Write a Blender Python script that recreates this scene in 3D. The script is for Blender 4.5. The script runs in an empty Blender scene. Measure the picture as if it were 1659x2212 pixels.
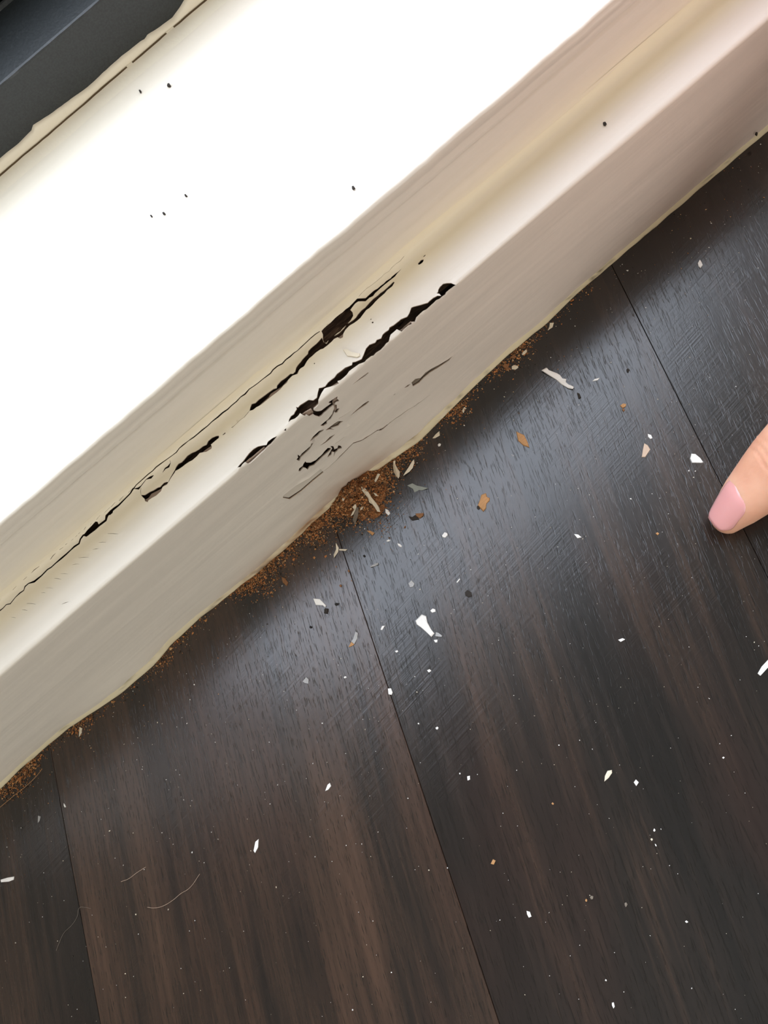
import bpy, bmesh, math, random
import numpy as np
from mathutils import Vector, Matrix
from mathutils.geometry import delaunay_2d_cdt
from mathutils import noise as mnoise

random.seed(7); rng = np.random.default_rng(7)
scene = bpy.context.scene
COL = scene.collection

# ------------------------------------------------------------------ camera
F_PX, CAM_H, TILT = 1750.0, 0.32, math.radians(18)
_s, _c = math.sin(TILT), math.cos(TILT)
CA, SA = .7605, .6494
AX = np.array([1, 0, 0.]); AY = np.array([0, _c, _s]); AB = np.array([0, -_s, _c])
AR = CA*AX - SA*AY; AU = SA*AX + CA*AY
CAM = np.array([0, 0, CAM_H])
cam_data = bpy.data.cameras.new('camera'); cam = bpy.data.objects.new('camera', cam_data); COL.objects.link(cam)
cam_data.sensor_fit = 'VERTICAL'; cam_data.sensor_height = 36.0; cam_data.lens = F_PX*36.0/2212
cam_data.clip_start = 0.01
M = Matrix.Identity(4)
for i in range(3):
    M[i][0] = AR[i]; M[i][1] = AU[i]; M[i][2] = AB[i]; M[i][3] = CAM[i]
cam.matrix_world = M
scene.camera = cam

# ------------------------------------------------------------------ daylight, added rear fill, exposure
scene.view_settings.view_transform = 'Standard'; scene.view_settings.look = 'None'
scene.view_settings.gamma = 1.0; scene.view_settings.use_curve_mapping = False
scene.view_settings.exposure = 0.0
world = bpy.data.worlds.new('overcast_sky'); scene.world = world; world.use_nodes = True
wbg = world.node_tree.nodes['Background']
wbg.inputs[0].default_value = (0.80, 0.87, 1.0, 1); wbg.inputs[1].default_value = 6.4
WX0, WX1, WZ1 = -0.33, 0.60, 1.50          # window opening
def area(name, loc, rot, sx, sy, energy, color, portal=False):
    l = bpy.data.lights.new(name, 'AREA'); l.shape = 'RECTANGLE'; l.size = sx; l.size_y = sy
    l.energy = energy; l.color = color
    if portal: l.cycles.is_portal = True
    o = bpy.data.objects.new(name, l); COL.objects.link(o); o.location = loc; o.rotation_euler = rot
    return o
area('window_portal', ((WX0+WX1)/2, 0.300, (0.17+WZ1)/2), (-math.pi/2, 0, 0), WX1-WX0, WZ1-0.17, 1, (1, 1, 1), True)
area('rear_fill', (-0.3, -2.96, 1.35), (math.pi/2, 0, 0), 2.2, 1.6, 41, (1.0, 0.985, 0.96))  # unseen area light added at the back wall as room fill
try:
    scene.cycles.max_bounces = 8; scene.cycles.diffuse_bounces = 5; scene.cycles.use_denoising = True
    scene.cycles.sample_clamp_indirect = 4.0
except Exception: pass

# ------------------------------------------------------------------ profile of the woodwork
Y_FACE, Z_LEDGE, Y_RISER, Z_SILL = 0.1226, 0.0777, 0.1435, 0.1113
Y_RAIL, Z_RAIL = 0.2491, 0.1344

def ray(x, y): return (x-829.5)*AR - (y-1106)*AU - F_PX*AB
def on_z(x, y, z=0.0):
    d = ray(x, y); return CAM + d*((z-CAM_H)/d[2])
def on_y(x, y, yy):
    d = ray(x, y); return CAM + d*(yy/d[1])
ZOOM = {'A': (640, 540, 4.366), 'B': (460, 780, 4.366), 'C': (240, 860, 4.366), 'D': (0, 1020, 5.184),
        'E': (680, 840, 4.366), 'F': (460, 1040, 4.366), 'G': (1000, 540, 4.366), 'H': (1200, 450, 3.614),
        'I': (600, 1100, 3.614), 'J': (0, 1600, 3.614), 'K': (1200, 1600, 3.614), 'L': (830, 740, 2.001),
        'M': (830, 1400, 2.001), 'N': (0, 0, 3.77), 'P': (0, 0, 1.0)}
def px(k, pts):
    ox, oy, s = ZOOM[k]; return [(ox + a/s, oy + b/s) for a, b in pts]

# ------------------------------------------------------------------ helpers
def link(name, me, parent=None):
    o = bpy.data.objects.new(name, me); COL.objects.link(o)
    if parent is not None: o.parent = parent
    return o
def tag(o, label=None, cat=None, group=None, kind=None):
    if label: o['label'] = label
    if cat: o['category'] = cat
    if group: o['group'] = group
    if kind: o['kind'] = kind
    return o
def mesh(name, v, f, mats, parent=None, smooth=False, midx=None):
    me = bpy.data.meshes.new(name); me.from_pydata([tuple(map(float, p)) for p in v], [], [tuple(q) for q in f])
    for m in (mats if isinstance(mats, (list, tuple)) else [mats]): me.materials.append(m)
    if midx is not None: me.polygons.foreach_set('material_index', np.asarray(midx, dtype=np.int32))
    me.polygons.foreach_set('use_smooth', np.full(len(me.polygons), bool(smooth)))
    me.update()
    return link(name, me, parent)
def vcol(o, arr, name='col'):
    a = o.data.color_attributes.new(name, 'FLOAT_COLOR', 'POINT')
    b = np.ones((len(o.data.vertices), 4), dtype=np.float32); b[:, :3] = arr
    a.data.foreach_set('color', b.ravel())
def box(v, f, x0, x1, y0, y1, z0, z1):
    n = len(v)
    v += [(x0,y0,z0),(x1,y0,z0),(x1,y1,z0),(x0,y1,z0),(x0,y0,z1),(x1,y0,z1),(x1,y1,z1),(x0,y1,z1)]
    f += [(n,n+3,n+2,n+1),(n+4,n+5,n+6,n+7),(n,n+1,n+5,n+4),(n+1,n+2,n+6,n+5),(n+2,n+3,n+7,n+6),(n+3,n,n+4,n+7)]
def sweep(xs, prof):            # prof(x) -> list of (y,z); grid faces
    v = []; n = None
    for x in xs:
        p = prof(x); n = len(p); v += [(x, a, b) for a, b in p]
    f = [(i*n+j, i*n+j+1, (i+1)*n+j+1, (i+1)*n+j) for i in range(len(xs)-1) for j in range(n-1)]
    return v, f
def n1(x, k=0.0): return mnoise.noise(Vector((x, k*7.31+.5, k*3.77+.2)))
def n2(x, y, k=0.0): return mnoise.noise(Vector((x, y, k*5.13+.3)))

# ------------------------------------------------------------------ materials
def lin(r, g, b):
    g_ = lambda c: (c/12.92 if c <= .04045 else ((c+.055)/1.055)**2.4)
    return (g_(r/255), g_(g/255), g_(b/255), 1)
def mat(name, color=(.5,.5,.5,1), rough=.5, ior=1.5, attr=None):
    m = bpy.data.materials.new(name); m.use_nodes = True
    b = m.node_tree.nodes['Principled BSDF']
    b.inputs['Base Color'].default_value = color; b.inputs['Roughness'].default_value = rough
    b.inputs['IOR'].default_value = ior
    if attr:
        a = m.node_tree.nodes.new('ShaderNodeAttribute'); a.attribute_name = attr
        m.node_tree.links.new(a.outputs['Color'], b.inputs['Base Color'])
    return m
class NT:
    def __init__(s, m): s.t = m.node_tree; s.b = s.t.nodes['Principled BSDF']
    def n(s, typ, **kw):
        x = s.t.nodes.new('ShaderNode'+typ)
        for k, v in kw.items(): setattr(x, k, v)
        return x
    def l(s, a, b): s.t.links.new(a, b)
    def coord(s, out='Object', scale=(1,1,1), rot=(0,0,0)):
        if out == 'Position': g = s.n('NewGeometry').outputs['Position']
        else: g = s.n('TexCoord').outputs[out]
        mp = s.n('Mapping'); mp.inputs['Scale'].default_value = scale; mp.inputs['Rotation'].default_value = rot
        # rotate first, then scale
        if any(rot):
            m1 = s.n('Mapping'); m1.inputs['Rotation'].default_value = rot; s.l(g, m1.inputs[0]); g = m1.outputs[0]
            mp.inputs['Rotation'].default_value = (0,0,0)
        s.l(g, mp.inputs[0]); return mp.outputs[0]
    def noise(s, vec, scale=1, detail=2, rough=.5, dim='3D', w=None):
        x = s.n('TexNoise'); x.noise_dimensions = dim
        x.inputs['Scale'].default_value = scale; x.inputs['Detail'].default_value = detail; x.inputs['Roughness'].default_value = rough
        s.l(vec, x.inputs['Vector'])
        if w is not None: s.l(w, x.inputs['W'])
        return x.outputs[0]
    def ramp(s, fac, stops):
        x = s.n('ValToRGB'); e = x.color_ramp.elements
        while len(e) < len(stops): e.new(.5)
        for k, (p, c) in enumerate(stops): e[k].position = p; e[k].color = c if len(c) == 4 else (*c, 1)
        s.l(fac, x.inputs[0]); return x.outputs[0]
    def mix(s, fac, a, b, mode='MIX'):
        x = s.n('Mix', data_type='RGBA', blend_type=mode)
        for val, sock in ((fac, x.inputs[0]), (a, x.inputs[6]), (b, x.inputs[7])):
            if hasattr(val, 'node'): s.l(val, sock)
            else: sock.default_value = val
        return x.outputs[2]
    def math(s, op, a, b=0.0):
        x = s.n('Math', operation=op)
        for val, sock in ((a, x.inputs[0]), (b, x.inputs[1])):
            if hasattr(val, 'node'): s.l(val, sock)
            else: sock.default_value = val
        return x.outputs[0]
    def bump(s, h, dist, strength=1.0, prev=None):
        x = s.n('Bump'); x.inputs['Distance'].default_value = dist; x.inputs['Strength'].default_value = strength
        s.l(h, x.inputs['Height'])
        if prev is not None: s.l(prev, x.inputs['Normal'])
        return x.outputs[0]
    def normal(s, x): s.l(x, s.b.inputs['Normal'])
    def color(s, x): s.l(x, s.b.inputs['Base Color'])

def paint_mat(name, attr='col', rough=.38):
    m = mat(name, rough=rough, ior=1.45); t = NT(m)
    a = t.n('Attribute'); a.attribute_name = attr
    uv = t.coord('Position', (14, 500, 500)); uv2 = t.coord('Position', (5, 140, 140))
    st = t.noise(uv, 1, 3, .6); st2 = t.noise(uv2, 1, 2, .5)
    orange = t.noise(t.coord('Position', (260, 260, 260)), 1, 2)
    nb = t.bump(st, .00012, .55); nb = t.bump(st2, .0005, .5, nb); nb = t.bump(orange, .00012, .35, nb)
    t.normal(nb)
    tone = t.ramp(st2, [(.3, (.93,.93,.93)), (.7, (1,1,1))])
    t.color(t.mix(1.0, a.outputs['Color'], tone, 'MULTIPLY'))
    return m
M_PAINT = paint_mat('cream_paint')
M_PRIMER = mat('undercoat', lin(156,136,118), .8)
M_BARE = mat('grey_bare_wood', lin(128,118,102), .85)
_t = NT(M_BARE); _t.color(_t.ramp(_t.noise(_t.coord('Position', (60, 900, 900)), 1, 3), [(.3, lin(84,74,60)), (.7, lin(140,128,110))]))
M_OLD = mat('old_paint_coat', lin(206,199,184), .6)
M_CORE = mat('rotten_wood', lin(80,62,46), .95); _t = NT(M_CORE)
_n = _t.noise(_t.coord('Position', (90, 900, 900)), 1, 4, .65)
_t.color(_t.ramp(_n, [(.25, lin(30,22,16)), (.5, lin(78,60,46)), (.78, lin(140,116,92))]))
_t.normal(_t.bump(_n, .0012, 1.0))
M_CAULK = mat('cream_caulk', attr='col', rough=.5)
_t = NT(M_CAULK); _t.normal(_t.bump(_t.noise(_t.coord('Position', (300,300,300)), 1, 3), .0003, .6))
M_RAIL = mat('charcoal_paint', lin(60,64,66), .42, 1.5); _t = NT(M_RAIL)
_n = _t.noise(_t.coord('Position', (1500,1500,1500)), 1, 2)
_t.color(_t.ramp(_n, [(.3, lin(27,31,32)), (.75, lin(40,45,46))]))
_t.normal(_t.bump(_t.noise(_t.coord('Position', (700,700,700)), 1, 3), .0002, .4))
M_DIRT = mat('crack_dirt', lin(88,72,48), .95)
M_WALL = mat('matt_wall_paint', lin(206,198,186), .9)
_t = NT(M_WALL); _t.normal(_t.bump(_t.noise(_t.coord('Object', (200,200,200)), 1, 2), .0005, .3))
M_CEIL = mat('ceiling_paint', lin(225,222,216), .95)
_t = NT(M_CEIL); _t.normal(_t.bump(_t.noise(_t.coord('Object', (150,150,150)), 1, 2), .0005, .3))
M_SUB = mat('subfloor', lin(70,56,44), .9)

M_GLASS = bpy.data.materials.new('window_glass'); M_GLASS.use_nodes = True
_nt = M_GLASS.node_tree; _nt.nodes.clear()
_o = _nt.nodes.new('ShaderNodeOutputMaterial'); _mx = _nt.nodes.new('ShaderNodeMixShader'); _tr = _nt.nodes.new('ShaderNodeBsdfTransparent')
_gl = _nt.nodes.new('ShaderNodeBsdfGlossy'); _gl.inputs['Roughness'].default_value = .02; 
_mx.inputs[0].default_value = .06; _nt.links.new(_tr.outputs[0], _mx.inputs[1]); _nt.links.new(_gl.outputs[0], _mx.inputs[2]); _nt.links.new(_mx.outputs[0], _o.inputs[0])

# dark stained plank
M_PLANK = mat('dark_stained_plank', rough=.3, ior=1.61); t = NT(M_PLANK)
inf = t.n('ObjectInfo'); wv = t.math('MULTIPLY', inf.outputs['Random'], 37.0)
tone = t.n('Attribute'); tone.attribute_name = 'tone'
broad = t.noise(t.coord('Object', (42, 5, 1)), 1, 3, .55, '4D', wv)
fine = t.noise(t.coord('Object', (420, 16, 1)), 1, 4, .65, '4D', wv)
mixv = t.math('ADD', t.math('MULTIPLY', broad, .62), t.math('MULTIPLY', fine, .38))
sh = t.math('ADD', mixv, t.math('MULTIPLY', t.math('SUBTRACT', tone.outputs['Fac'], .5), .34))
base = t.ramp(sh, [(.36, lin(18,17,16)), (.47, lin(31,26,23)), (.57, lin(53,40,32)), (.70, lin(74,55,43))])
pores = t.noise(t.coord('Object', (1900, 150, 1)), 1, 2, .6, '4D', wv)
pmask = t.ramp(pores, [(.33, (0,0,0)), (.44, (1,1,1))])
red = t.noise(t.coord('Object', (25, 7, 1)), 1, 2, .5, '4D', wv)
base = t.mix(t.math('MULTIPLY', t.ramp(red, [(.5, (0,0,0)), (.75, (1,1,1))]), .3), base, lin(62,36,28))
base = t.mix(t.math('MULTIPLY', t.math('SUBTRACT', 1.0, pmask), .7), base, lin(8,7,6))
t.color(base)
scr = t.noise(t.coord('Position', (9, 800, 1), (0, 0, math.radians(-7))), 1, 3, .6)
low = t.noise(t.coord('Object', (60, 14, 1)), 1, 2, .5, '4D', wv)
pd = t.noise(t.coord('Object', (900, 200, 1)), 1, 3, .6, '4D', wv)
nb = t.bump(pmask, .00010, .45); nb = t.bump(t.math('MULTIPLY', scr, t.ramp(t.noise(t.coord('Position', (25, 18, 1)), 1, 1), [(.38, (0,0,0)), (.62, (1,1,1))])), .00014, .4, nb); nb = t.bump(pd, .00008, .35, nb); nb = t.bump(low, .0006, .12, nb)
t.normal(nb)
rr = t.math('ADD', .165, t.math('MULTIPLY', fine, .10)); t.l(rr, t.b.inputs['Roughness'])

CHIP = {}
for k, c, r in (('white', (246,244,238), .5), ('cream', (232,222,198), .55), ('beige', (214,188,164), .6), ('grey', (172,172,170), .5),
                ('sage', (150,156,148), .5), ('tan', (190,142,92), .7), ('brown', (140,98,62), .8), ('taupe', (128,118,104), .7),
                ('dark', (44,38,32), .8), ('black', (22,20,19), .8)):
    m = mat('chip_'+k, lin(*c), r); q = NT(m)
    if k in ('tan', 'brown', 'dark', 'taupe'):
        n_ = q.noise(q.coord('Object', (300, 1500, 300)), 1, 3)
        q.color(q.mix(n_, (*[x*.6 for x in lin(*c)[:3]], 1), (*[min(1, x*1.25) for x in lin(*c)[:3]], 1)))
    else:
        n_ = q.noise(q.coord('Object', (700, 700, 700)), 1, 2)
        q.color(q.mix(n_, (*[x*.9 for x in lin(*c)[:3]], 1), lin(*c)))
    CHIP[k] = m
M_GRAIN = mat('frass_grains', attr='col', rough=.9)

# ------------------------------------------------------------------ room shell
RX0, RX1, RY0, RZ = -1.9, 2.1, -3.0, 2.46
Y_BACK = 0.2900
def shell(name, boxes, m, label):
    v = []; f = []
    for b in boxes: box(v, f, *b)
    o = mesh(name, v, f, m); tag(o, label, kind='structure'); return o
T = .12
shell('wall_front', [(RX0, WX0, Y_RISER+.004, Y_BACK+.05, 0, RZ), (WX1, RX1, Y_RISER+.004, Y_BACK+.05, 0, RZ), (WX0, WX1, Y_RISER+.004, Y_BACK+.05, WZ1, RZ),
      (WX0, WX1, Y_RISER+.004, Y_BACK+.05, 0, Z_SILL-.012)], M_WALL, 'pale painted wall around the low window, above the damaged baseboard')
shell('wall_back', [(RX0-T, RX1+T, RY0-T, RY0, 0, RZ)], M_WALL, 'pale painted wall across the room from the window')
shell('wall_left', [(RX0-T, RX0, RY0, Y_BACK+.05, 0, RZ)], M_WALL, 'pale painted side wall at the left end of the window wall')
shell('wall_right', [(RX1, RX1+T, RY0, Y_BACK+.05, 0, RZ)], M_WALL, 'pale painted side wall at the right end of the window wall')
shell('ceiling', [(RX0-T, RX1+T, RY0-T, Y_BACK+.05, RZ, RZ+.1)], M_CEIL, 'flat white ceiling over the room')

# ------------------------------------------------------------------ floor of planks
v = []; f = []; box(v, f, RX0, RX1, RY0, Y_RISER+.004, -.05, -.0145)
floor = mesh('floor', v, f, M_SUB); tag(floor, 'dark stained wooden plank floor with faint seams, littered with paint chips', kind='structure')
PD = math.radians(-112.3); dv = np.array([math.cos(PD), math.sin(PD)]); nv = np.array([-dv[1], dv[0]])   # nv points towards +x
if nv[0] < 0: nv = -nv
def seam(p, q):
    a = on_z(*p)[:2]; b = on_z(*q)[:2]; return a, (b-a)/np.linalg.norm(b-a)
seams = [seam((113,1640), (166,1932)), seam((742,1194), (1075,2200)), seam((1385,700), (1610,1150))]
W = .1455
def far(k):                       # seams outside the picture continue at equal widths
    if k < 0: return seams[0][0] + nv*W*k, dv
    if k > 2: return seams[2][0] + nv*W*(k-2), seams[2][1]
    return seams[k]
def clip_poly(P, keep):           # Sutherland-Hodgman by half planes
    for (nx, ny, c) in keep:
        out = []
        for i in range(len(P)):
            a, b = P[i], P[(i+1) % len(P)]; da = nx*a[0]+ny*a[1]-c; db = nx*b[0]+ny*b[1]-c
            if da <= 0: out.append(a)
            if da*db < 0: s_ = da/(da-db); out.append((a[0]+(b[0]-a[0])*s_, a[1]+(b[1]-a[1])*s_))
        P = out
        if not P: break
    return P
def plank(k, t0, t1, tone_v):
    (a, da), (b, db) = far(k), far(k+1)
    L = lambda o, d, tt: o + d*tt
    # parameters measured along the grain from the wall side
    P = [L(a, da, t0), L(a, da, t1), L(b, db, t1), L(b, db, t0)]
    P = clip_poly([tuple(p) for p in P], [(0, 1, Y_FACE+.0035), (0, -1, -RY0), (1, 0, RX1), (-1, 0, -RX0)])
    if len(P) < 3: return
    P = np.array(P); c = P.mean(0)
    area2 = sum(P[i][0]*P[(i+1) % len(P)][1]-P[(i+1) % len(P)][0]*P[i][1] for i in range(len(P)))
    if area2 < 0: P = P[::-1]
    ang = PD + math.pi/2          # local +Y runs along the grain (towards -grain dir)
    R = np.array([[math.cos(ang), math.sin(ang)], [-math.sin(ang), math.cos(ang)]])
    loc = (P-c) @ R.T
    def inset(Q, d):
        n = len(Q); out = []
        for i in range(n):
            p0, p1, p2 = Q[i-1], Q[i], Q[(i+1) % n]
            e1 = (p1-p0)/np.linalg.norm(p1-p0); e2 = (p2-p1)/np.linalg.norm(p2-p1)
            m1 = np.array([-e1[1], e1[0]]); m2 = np.array([-e2[1], e2[0]]); mm = m1+m2
            out.append(p1 + mm*d/max(.2, (1+m1@m2)))
        return np.array(out)
    q0 = inset(loc, .00005); q1 = inset(loc, .00022); n = len(loc)
    v = [(x, y, -.014) for x, y in q0] + [(x, y, -.0002) for x, y in q0] + [(x, y, 0) for x, y in q1]
    f = [tuple(range(2*n, 3*n))] + [(r*n+i, r*n+(i+1) % n, (r+1)*n+(i+1) % n, (r+1)*n+i) for r in (0, 1) for i in range(n)]
    o = mesh('plank', v, f, M_PLANK, floor); o.location = (c[0], c[1], 0); o.rotation_euler = (0, 0, ang)
    vcol(o, np.full((len(v), 3), tone_v), 'tone')
tones = {-1: .35, 0: .71, 1: .35, 2: .29}
for k in range(-14, 16):
    if k in (0, 1, 2, -1): plank(k, -.6, .85, tones[k]); rest = [(.852, 1.9), (1.902, 3.8)]
    else:
        e = -.9+rng.random()*.5; rest = []
        while e < 3.9:
            l_ = .9+rng.random()*.7; rest.append((e, e+l_)); e += l_+.0006
    for (a_, b_) in rest: plank(k, a_, b_, .25+.5*rng.random())

# ------------------------------------------------------------------ damaged baseboard: paint film with real holes
def root(name, loc, label, cat=None, kind=None, group=None):
    o = bpy.data.objects.new(name, None); COL.objects.link(o); o.location = loc; o.empty_display_size = .02
    return tag(o, label, cat, group, kind)
baseboard = root('baseboard_front', (0, 0, 0), 'cream painted baseboard with a stepped ledge, split open by termite damage', kind='structure')
RA, RF = .0014, .0042
S1 = Z_LEDGE-RA; S2 = S1+RA*math.pi/2; S3 = S2+(Y_RISER-RF)-(Y_FACE+RA); S4 = S3+RF*math.pi/2; SEND = S4+.0006
def prof(s):                       # arrays -> y, z, ny, nz
    s = np.asarray(s, float); y = np.empty_like(s); z = np.empty_like(s); ny = np.empty_like(s); nz = np.empty_like(s)
    m = s <= S1; y[m] = Y_FACE; z[m] = s[m]; ny[m] = -1; nz[m] = 0
    m = (s > S1) & (s <= S2); a = (s[m]-S1)/RA; y[m] = Y_FACE+RA-RA*np.cos(a); z[m] = S1+RA*np.sin(a); ny[m] = -np.cos(a); nz[m] = np.sin(a)
    m = (s > S2) & (s <= S3); y[m] = Y_FACE+RA+(s[m]-S2); z[m] = Z_LEDGE; ny[m] = 0; nz[m] = 1
    m = s > S3; a = np.minimum((s[m]-S3)/RF, math.pi/2); ex = np.maximum(0, s[m]-S4)
    y[m] = Y_RISER-RF+RF*np.sin(a); z[m] = Z_LEDGE+RF-RF*np.cos(a)+ex; ny[m] = -np.sin(a); nz[m] = np.cos(a)
    return y, z, ny, nz
def unroll(p):                     # picture point -> (x, s) on the ledge or on the face
    q = on_z(*p, Z_LEDGE)
    if q[1] >= Y_FACE+.0002: return (q[0], S2+(q[1]-Y_FACE-RA)) if q[1] > Y_FACE+RA else (q[0], S1+(q[1]-Y_FACE)/RA*(S2-S1))
    q = on_y(*p, Y_FACE); return (q[0], min(q[2], S1))
def ragged(P, amp=.00016, step=.0011):
    out = []
    for i in range(len(P)):
        a = np.array(P[i]); b = np.array(P[(i+1) % len(P)]); L = np.linalg.norm(b-a); k = max(1, int(L/step))
        for j in range(k):
            p = a+(b-a)*j/k
            if j: p = p + rng.normal(0, amp, 2)*np.array([.6, 1])
            out.append(tuple(p))
    return out
def strip(P, w):                   # polyline (x,s) + widths in m -> closed polygon
    P = np.array(P); n = len(P); w = np.interp(np.linspace(0, 1, n), np.linspace(0, 1, len(w)), w)
    d = np.gradient(P, axis=0); d /= np.linalg.norm(d, axis=1)[:, None]; nn = np.c_[-d[:, 1], d[:, 0]]
    w = w*(1+rng.uniform(-.35, .35, n))
    return [tuple(q) for q in P+nn*w[:, None]/2] + [tuple(q) for q in (P-nn*w[:, None]/2)[::-1]]
def densify(P, step=.0016, amp=.00018):
    out = [P[0]]
    for a, b in zip(P[:-1], P[1:]):
        a = np.array(a); b = np.array(b); k = max(1, int(np.linalg.norm(b-a)/step))
        for j in range(1, k+1):
            p = a+(b-a)*j/k
            if j < k: p = p+rng.normal(0, amp, 2)
            out.append(tuple(p))
    return out
# line of the caulk at the floor: the foot of the board follows it
BEAD = [(-220,1880),(0,1705),(60,1647),(120,1592),(200,1540),(260,1500),(330,1440),(370,1394),(430,1337),(560,1235),(640,1165),(700,1108),(760,1058),(850,992),(905,955),(960,900),(1030,830),(1110,757),(1180,700),(1280,602),(1370,527),(1470,445),(1550,372),(1659,285),(1900,70)]
bq = np.array([on_z(*p) for p in BEAD]); bo = np.argsort(bq[:, 0]); BXs, BYs = bq[bo, 0], bq[bo, 1]
bead_y = lambda x: float(np.interp(x, BXs, BYs))
foot = lambda x: max(-.0004, Y_FACE-.0011-bead_y(x))
HOLES = []
def hole(k, pts, rg=True):
    P = [unroll(p) for p in px(k, pts)]; HOLES.append(ragged(P) if rg else P); return P
def crack(segs, w):
    P = []
    for k, pts in segs: P += [unroll(p) for p in px(k, pts)]
    HOLES.append(strip(densify(P), [x*.000165 for x in w]))
hole('A', [(995,175),(905,250),(890,268),(850,295),(800,338),(770,365),(735,385),(690,425),(655,458),(600,465),(575,468),(500,545),(440,595),(370,648),(330,690),(290,722),(240,772),(253,800),(252,850),(265,875),(285,880),(330,838),(385,788),(440,742),(480,705),(515,668),(538,625),(532,590),(512,570),(530,545),(585,492),(655,488),(690,455),(745,410),(765,392),(800,360),(860,310),(905,272),(950,225)])
hole('A', [(915,300),(928,305),(905,345),(860,380),(835,412),(790,450),(745,494),(720,524),(690,552),(640,598),(605,645),(550,690),(505,715),(465,755),(445,790),(440,825),(415,838),(390,825),(340,865),(300,900),(255,935),(230,942),(190,968),(150,1003),(100,1052),(75,1098),(40,1120),(0,1172),(-15,1165),(0,1110),(20,1080),(60,1030),(110,980),(115,955),(160,910),(215,860),(243,828),(258,868),(285,886),(300,862),(350,818),(400,785),(445,745),(480,702),(540,660),(580,610),(615,570),(650,545),(690,500),(730,460),(770,430),(820,390),(860,355),(900,315)])
hole('B', [(755,120),(730,120),(690,155),(640,190),(605,230),(600,255),(570,262),(525,295),(480,330),(430,365),(400,395),(365,405),(352,440),(347,472),(380,462),(410,437),(450,417),(500,377),(560,327),(600,297),(640,262),(665,232),(700,205),(710,180),(750,140),(800,122),(812,95),(770,105)])
hole('C', [(1018,355),(990,358),(950,375),(915,405),(900,440),(865,455),(830,485),(735,535),(720,545),(690,580),(665,605),(635,620),(615,650),(603,680),(580,720),(560,755),(552,775),(572,752),(604,705),(612,688),(640,674),(680,645),(700,628),(740,602),(770,588),(812,552),(840,520),(900,508),(948,478),(952,458),(942,440),(985,402),(1018,375)])
hole('C', [(285,915),(320,915),(365,885),(400,870),(440,845),(465,838),(480,820),(500,800),(530,792),(545,795),(530,818),(490,838),(475,880),(430,922),(390,942),(355,966),(350,982),(325,974),(318,950),(300,935)])
hole('A', [(1530,290),(1505,315),(1485,318),(1460,312),(1420,312),(1385,320),(1355,350),(1340,375),(1335,400),(1320,410),(1350,415),(1360,425),(1330,432),(1290,455),(1255,485),(1240,500),(1170,520),(1110,535),(1085,545),(1080,560),(1065,600),(1045,630),(985,655),(970,670),(950,685),(880,730),(870,755),(840,775),(800,835),(760,850),(745,875),(690,895),(660,930),(645,965),(635,990),(615,1030),(560,1055),(530,1060),(525,1085),(460,1110),(430,1135),(385,1170),(360,1205),(300,1250),(270,1290),(250,1303),(262,1310),(285,1300),(330,1288),(360,1272),(395,1250),(388,1238),(440,1203),(500,1143),(545,1108),(590,1073),(640,1045),(655,1028),(700,992),(722,982),(745,958),(790,928),(820,898),(865,854),(890,800),(950,750),(985,756),(1005,738),(1050,700),(1082,684),(1078,668),(1115,658),(1125,628),(1150,604),(1190,568),(1250,523),(1290,488),(1370,428),(1400,408),(1410,388),(1440,363),(1485,328)])
hole('B', [(1062,238),(1000,255),(988,300),(980,345),(945,370),(900,365),(860,390),(820,415),(800,437),(783,430),(790,452),(772,478),(762,500),(735,517),(717,550),(713,578),(735,555),(770,540),(800,515),(822,490),(840,500),(862,508),(870,525),(885,508),(910,522),(945,500),(965,515),(1005,527),(1030,510),(1045,490),(1075,465),(1100,440),(1135,415),(1140,440),(1120,490),(1085,540),(1050,570),(1010,605),(1040,610),(1075,590),(1075,565),(1110,545),(1125,510),(1145,470),(1150,485),(1170,480),(1190,440),(1165,445),(1165,410),(1145,405),(1160,390),(1190,375),(1170,355),(1172,330),(1085,385),(1115,395),(1060,432),(1020,465),(990,470),(950,462),(942,430),(970,418),(985,390),(990,360),(1020,310),(1050,262)])
hole('B', [(1045,640),(1000,655),(960,690),(925,735),(912,758),(935,742),(960,722),(990,702),(1012,674),(1038,656)])
hole('B', [(945,770),(925,775),(920,800),(880,835),(840,870),(820,898),(800,882),(805,910),(788,930),(815,942),(832,908),(872,872),(912,834),(932,802),(942,778)])
hole('B', [(1110,815),(1080,815),(1045,850),(1010,890),(970,930),(920,955),(880,955),(870,945),(850,970),(845,985),(810,1010),(806,1037),(825,1037),(850,1002),(875,1007),(890,1020),(910,992),(950,977),(980,947),(1030,898),(1070,864),(1105,834)])
hole('B', [(1105,798),(1122,815),(1108,838),(1072,902),(1110,878),(1120,852),(1140,853),(1132,898),(1148,858),(1170,843),(1180,828),(1212,817),(1207,798),(1180,793),(1172,818),(1142,828),(1132,798)])
hole('C', [(1460,435),(1420,445),(1380,455),(1340,480),(1300,520),(1270,560),(1245,595),(1215,625),(1190,652),(1215,642),(1260,597),(1280,608),(1310,604),(1352,574),(1364,548),(1402,518),(1432,483),(1472,443),(1522,398),(1558,352),(1520,373),(1500,388),(1475,408)])
hole('C', [(1645,276),(1622,296),(1640,298)])
hole('A', [(1200,90),(1175,95),(1150,125),(1148,138),(1165,140),(1190,122),(1201,105)])
hole('A', [(1222,45),(1205,53),(1194,71),(1215,60)])
for cx, cy, r in ((705,657,6), (722,687,9), (172,1072,6)): hole('A', [(cx+r*math.cos(a), cy+r*math.sin(a)) for a in (0, 1.2, 2.4, 3.6, 5)], False)
hole('C', [(1075,325),(1058,340),(1050,352),(1072,342),(1082,330)], False); hole('C', [(1155,265),(1138,276),(1136,282),(1150,275)], False)
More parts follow.
